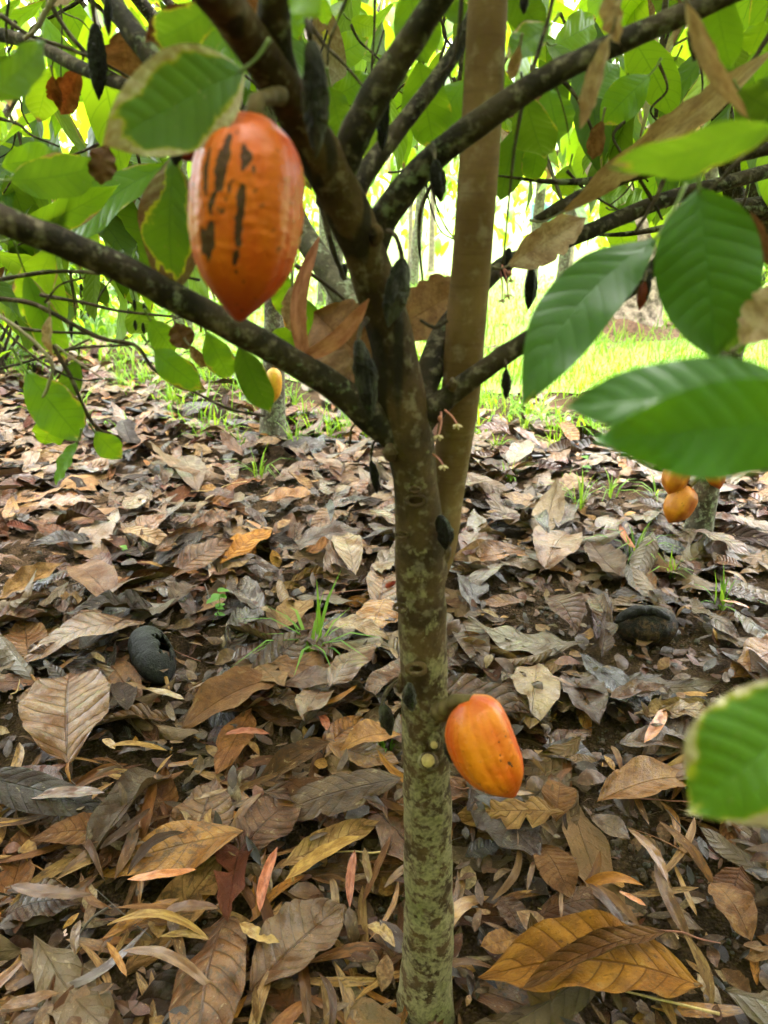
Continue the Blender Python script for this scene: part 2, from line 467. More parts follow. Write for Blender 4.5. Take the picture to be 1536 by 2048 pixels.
def lawn_mat(name):
    g = NT(name)
    pos = g.n('NewGeometry').outputs['Position']
    n1 = g.noise(pos, 3, 4); n2 = g.noise(pos, 70, 4, .7)
    base = g.mix(g.ss(n1, .35, .7), (.14, .25, .02), (.22, .31, .035))
    base = g.mix(g.ss(n2, .4, .65), base, (.09, .16, .015))
    p = g.n('BsdfPrincipled', {'Base Color': base, 'Roughness': .7, 'Normal': g.bump(n2, 1, .02)})
    return g.done(p.outputs[0])

def blade_mat(name, trans=.4):
    g = NT(name)
    tint, ta = g.attr('tint')
    p = g.n('BsdfPrincipled', {'Base Color': tint, 'Roughness': .5, 'Specular IOR Level': .2})
    tr = g.n('BsdfTranslucent', {'Color': g.mix(1, tint, (2.0, 1.7, .6), 'MULTIPLY')})
    return g.done(g.n('MixShader', {0: trans, 1: p.outputs[0], 2: tr.outputs[0]}).outputs[0])

def tint_mat(name, rough=.6, spec=.4, bumpk=.4, scale=120):
    g = NT(name)
    tint, ta = g.attr('tint')
    pos = g.n('NewGeometry').outputs['Position']
    n1 = g.noise(pos, scale, 4, .65)
    c = g.mix(g.ss(n1, .3, .7), g.mix(1, tint, (.55, .52, .5), 'MULTIPLY'), tint)
    p = g.n('BsdfPrincipled', {'Base Color': c, 'Roughness': rough, 'Specular IOR Level': spec, 'Normal': g.bump(n1, bumpk, .003)})
    return g.done(p.outputs[0])

M_DEAD = dead_leaf('dead_leaf')
M_HANG = dead_leaf('hanging_dead_leaf', 9, .22, .75, .3, .2)
M_SLIM = dead_leaf('slender_dead_leaf', 3, 0, .12, .25)
M_LEAF = live_leaf('cacao_leaf', 9, .38)
M_NEAR = live_leaf('near_leaf', 10, .22, True, .6)
M_FAR = live_leaf('canopy_leaf', 9, .50, False)
M_TRUNK = bark('trunk_bark', (.028, .015, .008), (.082, .045, .023), lichen=(.215, .170, .098), lic=.56, lic_z=(.40, 1.05), streak=True, bumpk=.5)
M_BRANCH = bark('branch_bark', (.012, .009, .007), (.042, .028, .018), lichen=(.16, .16, .11), lic=-.25, bumpk=.6)
M_LICHEN = bark('lichen_bark', (.05, .04, .03), (.12, .10, .075), lichen=(.27, .28, .2), lic=.3, bumpk=.7)
M_SHOOT = bark('shoot_bark', (.105, .055, .024), (.165, .092, .042), rings=.35, bumpk=.25, scale=.6)
M_TWIG = bark('twig_bark', (.022, .016, .012), (.055, .036, .025), bumpk=.5)
M_GREYTWIG = bark('grey_twig_bark', (.12, .095, .07), (.24, .19, .14), bumpk=.5)
M_PALM = bark('palm_bark', (.07, .05, .038), (.44, .32, .26), scale=.7, rings=.7, bumpk=1.0)
M_MOUND = plain('red_earth', (.085, .048, .030), .9, .5, 40, .9, .1)
M_POD = pod_mat('ripe_pod_skin')
M_BLACK = black_pod_mat('black_pod_skin', amt=.8)
M_BLACKER = black_pod_mat('charred_pod_skin', amt=.15)
M_BROWNPOD = black_pod_mat('brown_rotten_skin', (.009, .006, .005), (.070, .036, .017), .62, spec=.14, grain=1.0)
M_GREYPOD = black_pod_mat('grey_rotten_skin', (.009, .008, .0075), (.045, .039, .033), .35, spec=.14, grain=1.0)
M_STALK = plain('pod_stalk', (.085, .055, .022), .7, spec=.2)
M_SOIL = soil_mat('soil')
M_LAWN = lawn_mat('lawn_ground')
M_BLADE = blade_mat('grass_blade')
M_STONE = tint_mat('pebble', .8)
M_WOOD = tint_mat('dry_twig', .7)
M_CUT = plain('cut_wood', (.36, .235, .105), .7, .25, 200)
M_FLOWER = plain('petal', (.50, .36, .22), .5, .15)
M_PEDICEL = plain('pedicel', (.42, .14, .12), .5)
M_HOSE = plain('hose_plastic', (.02, .02, .022), .4)
M_TARP = plain('tarp', (.25, .45, .58), .4, .2, 8)
# ------------------------------------------------------------------ ground, lawn
def gh(x, y):
    return .010 * math.sin(x * 3.1 + 1) * math.sin(y * 2.7) + .006 * math.sin(x * 8.3 + y * 6.1)
def ghv(x, y):
    return .010 * np.sin(x * 3.1 + 1) * np.sin(y * 2.7) + .006 * np.sin(x * 8.3 + y * 6.1)
def sheet(name, xs, ys, mat, zf):
    X, Y = np.meshgrid(xs, ys, indexing='ij')
    if callable(zf): Z = zf(X, Y)
    V = np.stack([X, Y, Z], -1).reshape(-1, 3)
    o = MB().add(V, grid_quads(len(xs) - 1, len(ys) - 1)[:, ::-1]).build(name, mat)
    return tag(o, kind='structure')
near = np.linspace(-4, 4, 161)
xs = np.concatenate([[-60, -30, -15, -8], near, [8, 15, 30, 60]])
ys = np.concatenate([[-20, -8, -3, -1], np.linspace(-.5, 7.5, 161), [10, 16, 30, 60, 90]])
fade = lambda X, Y: np.clip(1 - (np.abs(X) - 3) / 3, 0, 1) * np.clip(1 - (Y - 5) / 3, 0, 1)
sheet('soil', xs, ys, M_SOIL, lambda X, Y: ghv(X, Y) * fade(X, Y) + .004 * np.sin(X * 31 + Y * 17) * np.sin(Y * 37) * fade(X, Y))

def lawn_edge(x):
    return 4.3 - .5 * x + .18 * np.sin(x * 2.3) + .1 * np.sin(x * 6.1 + 1)
xs2 = np.linspace(-4.5, 4.5, 60); xs2 = np.concatenate([[-60, -25, -10], xs2, [10, 25, 60]])
tt = np.concatenate([np.linspace(0, 4, 40), [6, 9, 14, 25, 50, 80]])
X = np.repeat(xs2[:, None], len(tt), 1); Y = lawn_edge(np.clip(X, -4.5, 4.5)) + tt[None]
V = np.stack([X, Y, ghv(X, Y) * fade(X, Y) + .010 + .01 * np.clip(tt[None], 0, 1)], -1).reshape(-1, 3)
tag(MB().add(V, grid_quads(len(xs2) - 1, len(tt) - 1)[:, ::-1]).build('lawn', M_LAWN), kind='structure')

# rising ground far behind
hx = np.linspace(-60, 60, 41); hy = np.linspace(26, 80, 28)
sheet('hill', hx, hy, M_LAWN, lambda X, Y: -.3 + 9 * np.clip((Y - 26) / 40, 0, 1) ** 1.2 * (1 + .25 * np.sin(X * .13 + 1) + .1 * np.sin(X * .4)))
# grass blades: arrays of bent strips
def blades(mb, x, y, L, w, yaw, lean, tints, z0=0.0):
    n = len(x); k = 4
    t = np.linspace(0, 1, k)[None, :]
    a = lean[:, None] * t
    hx = (L[:, None] * t) * np.sin(a); hz = (L[:, None] * t) * np.cos(a)
    cx = x[:, None] + hx * np.cos(yaw)[:, None]; cy = y[:, None] + hx * np.sin(yaw)[:, None]
    cz = z0 + ghv(cx * 0 + x[:, None], cy * 0 + y[:, None]) * (y[:, None] < 5) + hz
    ww = w[:, None] * np.array([.7, 1, .75, .05])[None] * .5
    sx, sy = -np.sin(yaw)[:, None] * ww, np.cos(yaw)[:, None] * ww
    A = np.stack([cx - sx, cy - sy, cz], -1); B = np.stack([cx + sx, cy + sy, cz], -1)
    V = np.stack([A, B], 2).reshape(-1, 3)
    b = (np.arange(n) * 2 * k)[:, None] + (np.arange(k - 1) * 2)[None]
    Q = np.stack([b, b + 1, b + 3, b + 2], -1).reshape(-1, 4)
    mb.add(V, Q, None, np.repeat(tints, 2 * k, 0))
def grass_tints(n, rng=NR, lo=(.065, .18, .010), hi=(.165, .30, .022)):
    f = rng.random((n, 1)); c = np.array(lo) * (1 - f) + np.array(hi) * f
    return np.hstack([c, rng.random((n, 1))])
n = 46000
y = 3.2 + 7.5 * NR.random(n) ** 1.55
x = (NR.random(n) * 2 - 1) * (.62 * y + .6)
d = y - lawn_edge(x)
cl = np.sin(x * 5.3 + 2) * np.sin(y * 4.7) + np.sin(x * 11 + y * 7)      # thin out into clumps towards the litter
keep = (d > 0.1) | ((d > -1.9) & (NR.random(n) < .75 * np.exp(d * .9)) & (cl > .05))
x, y, d = x[keep], y[keep], d[keep]; n = len(x)
L = NR.uniform(.05, .15, n) * (1 + .8 * (NR.random(n) > .9)); L = L * np.where(d < 0, 1.1, 1)
mb = MB()
blades(mb, x, y, L, NR.uniform(.005, .010, n), NR.uniform(0, 6.28, n), NR.uniform(.3, 1.4, n), grass_tints(n))
# low broad weeds among the grass
tag(mb.build('lawn_grass', M_BLADE), kind='stuff')

# small stones and crumbs of earth in the bare patches
SOIL = [(1290, 1800, 150), (770, 1810, 90), (330, 1890, 110), (1060, 1200, 75), (560, 1000, 70), (90, 1160, 60), (1330, 1290, 80),
        (100, 1560, 50), (1240, 1500, 45), (1290, 1700, 90), (1180, 1890, 60), (540, 960, 55), (1180, 990, 70), (640, 1780, 40)]
soilc = [(*PZ(a, b)[:2], m_of(r, PZ(a, b))) for a, b, r in SOIL]
ICO = []
def stone(mb, c, r, tint, rng):
    nu, nv = 5, 7
    th = np.linspace(0, math.pi, nu + 1)[:, None]; ph = np.linspace(0, 6.283, nv, endpoint=False)[None]
    k = 1 + .3 * (rng.random((nu + 1, nv)) - .5)
    s = rng.uniform(.7, 1.2, 3)
    V = np.stack([np.sin(th) * np.cos(ph) * k * s[0], np.sin(th) * np.sin(ph) * k * s[1], np.cos(th) * k * s[2] * .75], -1) * r
    V[0] = V[0].mean(0); V[-1] = V[-1].mean(0)
    mb.add(V.reshape(-1, 3) + np.array(c), grid_quads(nu, nv, True)[:, ::-1], None, (*tint, rng.random()))
mb = MB()
for cx, cy, r in soilc:
    for i in range(int(70 + 900 * r)):
        a, q = RND.uniform(0, 6.28), r * 1.25 * math.sqrt(RND.random())
        px, py = cx + q * math.cos(a), cy + q * math.sin(a) * 1.2
        s = RND.uniform(.0012, .0035) if RND.random() < .8 else RND.uniform(.004, .0085)
        g_ = RND.uniform(.6, 1.3)
        stone(mb, (px, py, gh(px, py) + s * .4), s, (.052 * g_, .042 * g_, .027 * g_) if RND.random() < .5 else (.06 * g_, .034 * g_, .016 * g_), NR)
tag(mb.build('gravel', M_STONE, smooth=False), kind='stuff')

# ------------------------------------------------------------------ the main cacao tree
TREE = empty('cacao_tree', (PY(850, 2075, .64).x, .64, 0), 'large central cacao tree with mossy lower trunk, dark forked stems and a tan shoot', 'tree')
def limb(name, pts, mat, parent, seg=16, rough=.05, lump=.04, n=None, label=None):
    """pts: (photo x, photo y, width in photo pixels, Y)"""
    P, R = [], []
    for a, b, w, Yd in pts:
        p = PY(a, b, Yd); P.append(p); R.append(m_of(w, p) / 2)
    if R[-1] > .004:                                  # runs on outside the picture and tapers to a tip
        d = (P[-1] - P[-2]).normalized()
        P += [P[-1] + d * R[-1] * 14 + Vector((0, 0, R[-1] * 2)), P[-1] + d * R[-1] * 30 + Vector((0, 0, R[-1] * 7))]
        R += [R[-1] * .6, R[-1] * .1]
    V, Q, U = tube_geo(P, R, n or 10 * len(P), seg, rough, NR, lump)
    o = MB().add(V, Q, U).build(name, mat, parent)
    if label: o['label'] = label
    return o
limb('trunk', [(848, 2130, 138, .64), (850, 2040, 116, .64), (852, 1960, 104, .64), (857, 1850, 97, .64), (856, 1700, 95, .64), (852, 1500, 93, .64), (846, 1300, 95, .64), (842, 1150, 100, .64),
               (838, 1050, 97, .64), (828, 950, 90, .64), (815, 870, 104, .64), (797, 770, 96, .635), (778, 660, 88, .63), (738, 530, 84, .62), (690, 410, 90, .60),
               (640, 310, 92, .58), (592, 225, 84, .56), (556, 160, 84, .54), (478, 50, 84, .50), (385, -70, 80, .45), (250, -240, 74, .4)], M_TRUNK, TREE, 32, .05, .035, 220)
limb('stem', [(572, 190, 70, .55), (556, 120, 70, .535), (548, 40, 66, .52), (550, -60, 60, .50), (560, -220, 54, .46)], M_BRANCH, TREE, 18)
limb('stem', [(655, 415, 50, .60), (672, 365, 72, .595), (697, 300, 64, .59), (738, 212, 62, .585), (790, 130, 58, .58), (850, 40, 55, .57), (900, -40, 54, .56), (1000, -200, 48, .54)], M_BRANCH, TREE, 18, .06)
limb('branch', [(690, 430, 30, .64), (715, 372, 42, .655), (765, 300, 38, .67), (858, 180, 34, .69), (915, 95, 30, .71), (945, 30, 27, .72), (980, -80, 24, .74)], M_BRANCH, TREE, 14)
limb('branch', [(738, 545, 30, .625), (748, 485, 66, .622), (772, 428, 60, .62), (832, 352, 56, .615), (890, 297, 55, .61), (960, 245, 53, .605), (1050, 182, 50, .60), (1150, 126, 46, .60), (1280, 66, 44, .60), (1400, 14, 42, .60), (1520, -40, 40, .60), (1700, -130, 34, .6)], M_BRANCH, TREE, 18)
limb('branch', [(800, 900, 34, .63), (745, 838, 64, .628), (660, 768, 54, .615), (560, 708, 56, .60), (470, 658, 59, .585), (370, 606, 58, .57), (260, 546, 57, .555), (140, 492, 57, .54), (60, 462, 58, .53), (-60, 415, 58, .52), (-250, 350, 50, .5)], M_BRANCH, TREE, 18, .06)
limb('branch', [(838, 870, 30, .64), (862, 825, 52, .64), (900, 790, 45, .64), (960, 745, 43, .635), (1040, 690, 39, .63), (1130, 640, 33, .62), (1230, 598, 30, .62), (1290, 555, 26, .62), (1330, 500, 18, .62)], M_BRANCH, TREE, 14)
limb('branch', [(838, 830, 40, .66), (868, 720, 54, .69), (905, 640, 44, .72), (1000, 535, 34, .76), (1070, 505, 31, .78), (1180, 462, 31, .80), (1320, 403, 31, .82), (1450, 366, 30, .84), (1545, 340, 28, .86), (1700, 300, 24, .9)], M_BRANCH, TREE, 14)
limb('shoot', [(858, 1190, 34, .645), (876, 1110, 66, .66), (886, 1050, 68, .67), (893, 1000, 66, .675), (906, 900, 72, .68), (920, 800, 77, .68), (932, 650, 79, .68), (945, 500, 79, .68), (956, 350, 80, .68), (966, 200, 80, .68), (976, 0, 80, .68), (981, -120, 79, .68), (990, -500, 70, .68)],
     M_SHOOT, TREE, 24, .015, .012, 120, 'straight smooth tan shoot rising behind the dark stems')
limb('branch', [(800, 850, 30, .66), (765, 720, 46, .70), (700, 606, 54, .74), (640, 520, 50, .77), (598, 450, 46, .80), (565, 360, 38, .83), (540, 250, 30, .86)], M_LICHEN, TREE, 14, .06)
limb('branch', [(600, 470, 20, .62), (470, 350, 36, .64), (380, 232, 40, .66), (322, 140, 44, .68), (262, 60, 42, .70), (212, -20, 40, .72), (130, -160, 36, .75)], M_BRANCH, TREE, 14)
limb('branch', [(330, 190, 16, .70), (235, 165, 26, .74), (150, 130, 27, .78), (70, 88, 26, .82), (-20, 64, 25, .86), (-140, 30, 20, .9)], M_BRANCH, TREE, 12)
limb('branch', [(1540, 415, 46, .95), (1450, 425, 44, .95), (1380, 440, 30, .95), (1330, 455, 14, .95)], M_BRANCH, TREE, 12)
limb('branch', [(1330, 335, 12, .78), (1230, 360, 30, .8), (1120, 415, 26, .8), (1070, 440, 14, .8)], M_BRANCH, TREE, 10)
limb('branch', [(1545, 295, 26, .8), (1440, 318, 28, .8), (1330, 335, 26, .8), (1260, 352, 20, .8)], M_BRANCH, TREE, 10)

def twig(pts, Y, w=7, mat=None, name='twig', Y2=None, w2=None, seg=6):
    m = len(pts); Y2 = Y if Y2 is None else Y2; w2 = w * .55 if w2 is None else w2
    P, R = [], []
    for i, (a, b) in enumerate(pts):
        f = i / max(1, m - 1)
        p = PY(a, b, Y + (Y2 - Y) * f); P.append(p); R.append(m_of(w + (w2 - w) * f, p) / 2)
    V, Q, U = tube_geo(P, R, 9 * m, seg, .16, NR, .12)
    return MB().add(V, Q, U).build(name, mat or M_TWIG, TREE)
for pts, Yd, w in [
    ([(-20, 562), (110, 543), (230, 548), (312, 545), (400, 560)], .70, 9), ([(-20, 596), (60, 606), (130, 640), (200, 676), (272, 692), (312, 742), (400, 790), (460, 818), (530, 832)], .68, 10),
    ([(80, 590), (170, 606), (240, 622), (352, 634)], .72, 8), ([(30, 655), (100, 664), (180, 668), (250, 690)], .71, 7), ([(-10, 740), (60, 722), (130, 700), (180, 678)], .73, 6),
    ([(105, 690), (140, 752), (180, 838), (205, 862), (245, 886)], .69, 9), ([(130, 700), (180, 694), (262, 690)], .69, 7), ([(290, 690), (330, 648), (372, 630)], .73, 4),
    ([(-10, 640), (40, 690), (100, 735), (160, 760), (205, 757)], .66, 6), ([(90, 605), (120, 570), (170, 555)], .70, 6), ([(140, 540), (148, 600), (152, 640)], .71, 6), ([(230, 548), (200, 592), (195, 612)], .72, 5),
    ([(85, -20), (140, 70), (200, 130), (270, 170), (300, 200)], .76, 10), ([(0, 30), (60, 70), (170, 110), (280, 165)], .74, 10), ([(20, -20), (12, 60), (20, 120)], .8, 7),
    ([(120, -20), (124, 60), (122, 150), (130, 200)], .9, 4), ([(45, 160), (38, 190), (15, 225)], .85, 4), ([(700, -20), (660, 80), (655, 130)], .62, 7), ([(615, 40), (650, 90), (690, 130), (732, 180)], .66, 9),
    ([(750, -20), (748, 70), (742, 150), (738, 185)], .8, 6), ([(768, 60), (752, 110), (742, 140)], .8, 4), ([(655, 60), (640, 110), (610, 180)], .9, 5), ([(670, 100), (690, 170), (705, 230)], .95, 5),
    ([(925, -20), (918, 60), (905, 120), (880, 150)], .66, 10), ([(925, 90), (920, 150), (915, 190)], .9, 11), ([(862, 370), (842, 420), (838, 480), (845, 560)], .72, 9), ([(862, 360), (872, 410), (895, 460), (925, 490)], .72, 6),
    ([(850, 350), (858, 400), (880, 460), (915, 482)], .75, 6), ([(775, 345), (805, 340), (845, 305)], .85, 5), ([(1110, -20), (1090, 60), (1050, 190), (1030, 290), (1018, 400), (1006, 530)], .62, 9),
    ([(1332, -20), (1325, 80), (1316, 160), (1312, 235)], .95, 14), ([(1345, 40), (1330, 90), (1318, 140)], .95, 8), ([(1120, 25), (1150, 90), (1190, 170), (1240, 230)], .95, 7), ([(1115, 150), (1150, 190), (1180, 250), (1192, 300)], .9, 10),
    ([(1024, 200), (1070, 250), (1100, 330), (1125, 400)], .85, 7, ), ([(1545, 60), (1500, 130), (1460, 180), (1400, 240), (1370, 300)], .7, 10), ([(1545, 268), (1480, 320), (1430, 370), (1385, 410)], .62, 11),
    ([(1400, 300), (1340, 340), (1310, 400), (1270, 465)], .7, 12), ([(1280, 360), (1310, 410), (1325, 440)], .8, 9), ([(1105, 150), (1130, 230), (1140, 290)], .7, 4), ([(1500, 350), (1490, 400), (1475, 430)], .9, 8),
    ([(1390, 90), (1405, 160), (1400, 240), (1415, 300)], .85, 5), ([(1290, 60), (1310, 140), (1330, 200), (1380, 240)], 1.0, 5), ([(780, 462), (795, 480), (800, 516)], .6, 8), ([(590, 530), (640, 560), (690, 600)], .7, 10),
    ([(700, 888), (702, 860), (712, 845)], .64, 6), ([(640, 380), (660, 480), (690, 560)], .66, 16), ([(410, 130), (440, 200), (480, 250)], .7, 8), ([(520, 60), (530, 140), (536, 200)], .7, 6),
    ([(490, 150), (520, 180), (545, 230)], .75, 6), ([(895, 640), (870, 655), (840, 640)], .6, 10)]:
    twig(pts, Yd, w)
for pts, Yd, w in [([(-20, 620), (40, 660), (90, 705), (105, 735), (95, 775), (85, 795)], .6, 9), ([(110, 690), (150, 720), (205, 757)], .6, 6), ([(115, -20), (88, 30), (70, 60), (48, 78)], .7, 14), ([(1000, 205), (1060, 260), (1100, 340), (1122, 398)], .8, 10)]:
    twig(pts, Yd, w, M_GREYTWIG)

for _ in range(46):                                  # fine twigs of the upper tree
    a, b = RND.choice([(RND.uniform(-20, 420), RND.uniform(-20, 420)), (RND.uniform(1000, 1560), RND.uniform(-20, 400)), (RND.uniform(560, 940), RND.uniform(-20, 180))])
    ang = RND.uniform(.3, 2.8); l_ = RND.uniform(70, 190)
    pts = [(a + l_ * f * math.cos(ang + .5 * f * RND.uniform(-1, 1)) + RND.uniform(-6, 6), b + l_ * f * math.sin(ang) + RND.uniform(-6, 6)) for f in (0, .33, .66, 1)]
    twig(pts, RND.uniform(.75, 1.3), RND.uniform(4, 9))
# pruned stubs and knots on the trunk
def facing(px, py, Yd): return (CAM - PY(px, py, Yd)).normalized()
def disc_stub(px, py, r_px, Yd, length=.012):
    c = PY(px, py, Yd); n = facing(px, py, Yd); r = m_of(r_px, c)
    P = [c - n * .02, c - n * .002, c + n * length]
    V, Q, U = tube_geo(P, [r * 1.7, r * 1.35, r], 14, 16, .08)
    s = MB().add(V, Q, U).build('pruned_stub', M_TRUNK, TREE)
    V, Q, U = tube_geo([c + n * (length - .001), c + n * (length + .0015)], [r * .97, r * .9], 4, 16, .05)
    MB().add(V, Q, U).build('cut_face', M_CUT, s)
disc_stub(856, 1521, 14, .610, .006); disc_stub(868, 1490, 8, .612, .004)
disc_stub(800, 1500, 1, .60, .001) if False else None
def knot(px, py, r_px, Yd):
    c = PY(px, py, Yd); n = facing(px, py, Yd); r = m_of(r_px, c)
    a = n.cross(Vector((0, 0, 1))).normalized(); b = n.cross(a)
    P = [c + (a * math.cos(t) * 1.25 + b * math.sin(t) * .7) * r - n * .002 for t in np.linspace(0, 6.283, 15)]
    V, Q, U = tube_geo(P, [r * .36] * 15, 30, 8, .2)
    MB().add(V, Q, U).build('knot', M_TRUNK, TREE)
knot(832, 1002, 15, .613); knot(832, 1338, 15, .609); knot(800, 1215, 10, .618); knot(803, 1070, 9, .618); knot(830, 980, 8, .614)
for (px, py, w, h, Yd) in [(886, 1105, 34, 60, .64), (868, 1480, 30, 60, .62), (780, 905, 30, 40, .62), (905, 770, 22, 26, .632), (752, 470, 34, 40, .6), (800, 1370, 16, 50, .625)]:
    c = PY(px, py, Yd); r = m_of(w / 2, c); hh = m_of(h / 2, c)
    V, Q, U = tube_geo([c + Vector((0, .004, hh)), c + Vector((0, 0, hh * .5)), c, c - Vector((0, 0, hh * .5)), c - Vector((0, -.004, hh))], [r * .2, r * .75, r, r * .75, r * .2], 24, 14, .12)
    MB().add(V, Q, U).build('bark_bulge', M_TRUNK, TREE)
# ------------------------------------------------------------------ leaves of the main tree that stand close to the lens
def hero(bx, by, bY, tx, ty, tY, wpx, tint, burn=.15, tilt=0, mat=None, parent=TREE, name='leaf', prof=CACAO, deadtone=0, label=None, nu=34, nv=12, wet=.6, rot=.3, stalk=True, **kw):
    B, T = PY(bx, by, bY), PY(tx, ty, tY)
    mid = (B + T) / 2; W = m_of(wpx, mid) / max(.35, math.cos(math.radians(tilt))); L = (T - B).length
    k = dict(fold=.12, bend=.05, wave=.035, quilt=.004 if wpx > 120 else .01); k.update(kw)
    V, Q, U = leaf_geo(L, W, nu, nv, prof, NR, **k)
    V = xf(frame(B, T, None, math.radians(tilt)), V)
    mb = MB().add(V, Q, U, (*tint, RND.random()), (burn, wet if mat is M_HANG else wet, deadtone, 0) if mat is None else (wet, rot, 0, 0))
    o = mb.build(name, mat or (M_NEAR if wpx > 120 else M_LEAF), parent)
    if label: o['label'] = label
    if stalk:
        x = (B - T).normalized(); s = min(.035, L * .2)
        r = max(.0009, W * .012)
        V, Q, U = tube_geo([B + (T - B) * .03, B + x * s * .5 + Vector((0, 0, s * .12)), B + x * s + Vector((0, 0, s * .45))], [r, r * 1.1, r * 1.5], 10, 6)
        MB().add(V, Q, U).build('leaf_stalk', M_GREYTWIG if mat else M_STALKG, o)
    return o
M_STALKG = plain('leaf_stalk_green', (.10, .13, .03), .5)
G1, G2, G3, G4, G5 = (.035, .085, .022), (.030, .072, .016), (.050, .120, .018), (.070, .15, .018), (.026, .060, .015)
D1, D2, D3, D4 = (.30, .19, .12), (.20, .115, .06), (.36, .27, .19), (.12, .06, .035)
H = [
 # near left
 (486, 140, .46, 203, 288, .44, 176, G1, .72, 8, 'large green leaf with pale dry margin above the big pod'),
 (18, 362, .6, 214, 335, .62, 84, G1, .30, 20, None), (348, 310, .56, 338, 598, .58, 112, G2, .72, 25, 'dark hanging leaf with pale dry tip beside the big pod'),
 (436, 6, .52, 288, 92, .54, 84, G1, .55, -18, None), (455, 50, .56, 318, 128, .58, 78, G3, .3, 20, None), (-30, 200, .42, 104, 84, .46, 66, G2, .1, 30, None),
 (0, 330, .7, 120, 310, .74, 66, G3, .25, 10, None), (330, 330, .72, 120, 482, .76, 70, G3, .4, 35, None), (20, 480, .7, 240, 372, .7, 60, G3, .3, 20, None),
 (105, 130, .85, 70, 255, .9, 60, G4, .3, 0, None), (110, 490, .74, 40, 640, .78, 70, G4, .35, 10, None), (50, 545, .74, 132, 735, .78, 62, G3, .45, 10, None),
 (52, 742, .66, 166, 885, .68, 92, G3, .42, 5, 'broad green leaf with scorched margin hanging over the litter'), (110, 838, .7, 88, 888, .72, 60, G4, .1, 0, None),
 (190, 864, .68, 243, 918, .69, 50, G4, .35, 10, None), (155, 884, .66, 108, 970, .66, 26, G3, .1, 45, None), (155, 720, .7, 130, 800, .72, 44, G2, .1, 0, None),
 (306, 698, .66, 408, 782, .66, 62, G3, .4, 25, None), (412, 664, .64, 462, 760, .66, 58, G3, .45, 5, None), (478, 690, .62, 540, 828, .64, 62, G2, .3, 20, None),
 (300, 640, .72, 348, 706, .74, 56, G3, .3, 0, None), (270, 600, .8, 290, 680, .84, 60, G2, .1, 0, None), (610, 600, .7, 640, 720, .74, 84, G3, .25, 10, None), (562, 545, .72, 582, 640, .74, 60, G4, .3, 0, None),
 (520, 690, .7, 606, 668, .72, 48, G4, .2, 20, None), (690, 640, .76, 730, 545, .78, 60, G2, .1, 10, None),
 # top middle
 (585, -25, .42, 640, 28, .4, 70, G4, .05, 0, None), (575, 20, .6, 600, 80, .6, 46, G3, .3, 0, None), (640, -10, .7, 655, 55, .72, 30, G3, .2, 0, None), (660, 170, .68, 688, 280, .7, 66, G2, .1, 15, None),
 (815, -30, .72, 855, 130, .74, 92, G3, .1, 10, None), (838, 118, .74, 870, 310, .78, 96, G3, .3, 15, 'backlit green leaf with scorched edge between the forked stems'),
 (930, 160, .8, 855, 300, .84, 80, G3, .42, 20, None), (905, 170, .86, 940, 250, .9, 56, G4, .2, 0, None), (650, 200, .9, 740, 150, .92, 50, G3, .2, 25, None), (760, 260, .8, 735, 330, .82, 40, (.06, .12, .04), .3, 0, None),
 (700, 40, .95, 760, 60, .98, 40, G4, .3, 10, None), (640, 130, 1.0, 740, 75, 1.02, 60, G4, .2, 0, None), (960, 30, .8, 880, 20, .8, 40, G2, .4, 0, None),
 (1010, -20, .8, 1090, 60, .82, 70, G2, .2, 15, None), (1100, 50, .66, 1010, 115, .66, 62, (.045, .10, .035), .55, 20, None), (1110, 90, .9, 1200, 40, .95, 70, G4, .2, 0, None),
 # right
 (1095, 178, .8, 1120, 285, .82, 80, (.045, .11, .035), .08, 0, 'cool green leaf speckled with drops right of the tan shoot'), (1300, 150, .82, 1200, 250, .84, 76, G3, .3, 10, None), (1170, 200, .9, 1240, 120, .95, 74, G3, .2, 0, None),
 (1050, 190, .7, 1090, 320, .74, 84, G2, .35, 20, None), (1080, 270, .78, 1060, 370, .8, 50, G3, .45, 0, None), (1140, 330, .9, 1120, 400, .92, 50, G4, .2, 0, None), (1035, 250, .8, 1000, 400, .84, 70, G2, .25, 0, None),
 (1425, -40, .6, 1462, 145, .62, 74, G3, .12, 10, 'upright bright green leaf hanging in the upper right'), (1530, 40, .8, 1500, 110, .82, 60, G4, .15, 0, None), (1350, 120, .95, 1290, 200, 1.0, 60, G4, .2, 0, None),
 (1560, 245, .34, 1215, 348, .36, 84, (.045, .105, .025), .42, -35, 'blurred green leaf with pale tip crossing the right edge'), (1480, 180, .5, 1560, 230, .5, 90, G5, .1, 20, None), (1580, 160, .5, 1500, 240, .52, 80, G5, .1, 20, None),
 (1225, 420, .95, 1290, 400, .98, 60, G3, .4, 20, None), (1200, 395, .9, 1270, 388, .95, 40, G3, .4, 20, None), (1390, 430, .9, 1420, 380, .92, 50, G4, .2, 0, None),
 (1314, 474, .47, 1046, 808, .42, 138, (.022, .068, .012), .05, 6, 'broad green leaf hanging diagonally right of the tan shoot'),
 (1398, 378, .43, 1432, 722, .42, 196, (.022, .068, .012), .05, -5, 'broad green leaf hanging straight down near the right edge'),
 (1490, 640, .48, 1440, 705, .5, 70, G5, .1, 10, None),
 (1640, 790, .27, 1128, 806, .28, 150, (.024, .074, .012), .16, 25, 'very near blurred leaf, the upper of the two crossing the right edge'),
 (1680, 830, .24, 1190, 884, .25, 190, (.034, .105, .014), .08, -15, 'very near blurred leaf, the lower of the two crossing the right edge'),
 (1700, 1370, .21, 1362, 1632, .215, 250, (.04, .10, .012), .60, 0, 'blurred green leaf with pale dry margin at the lower right edge'),
]
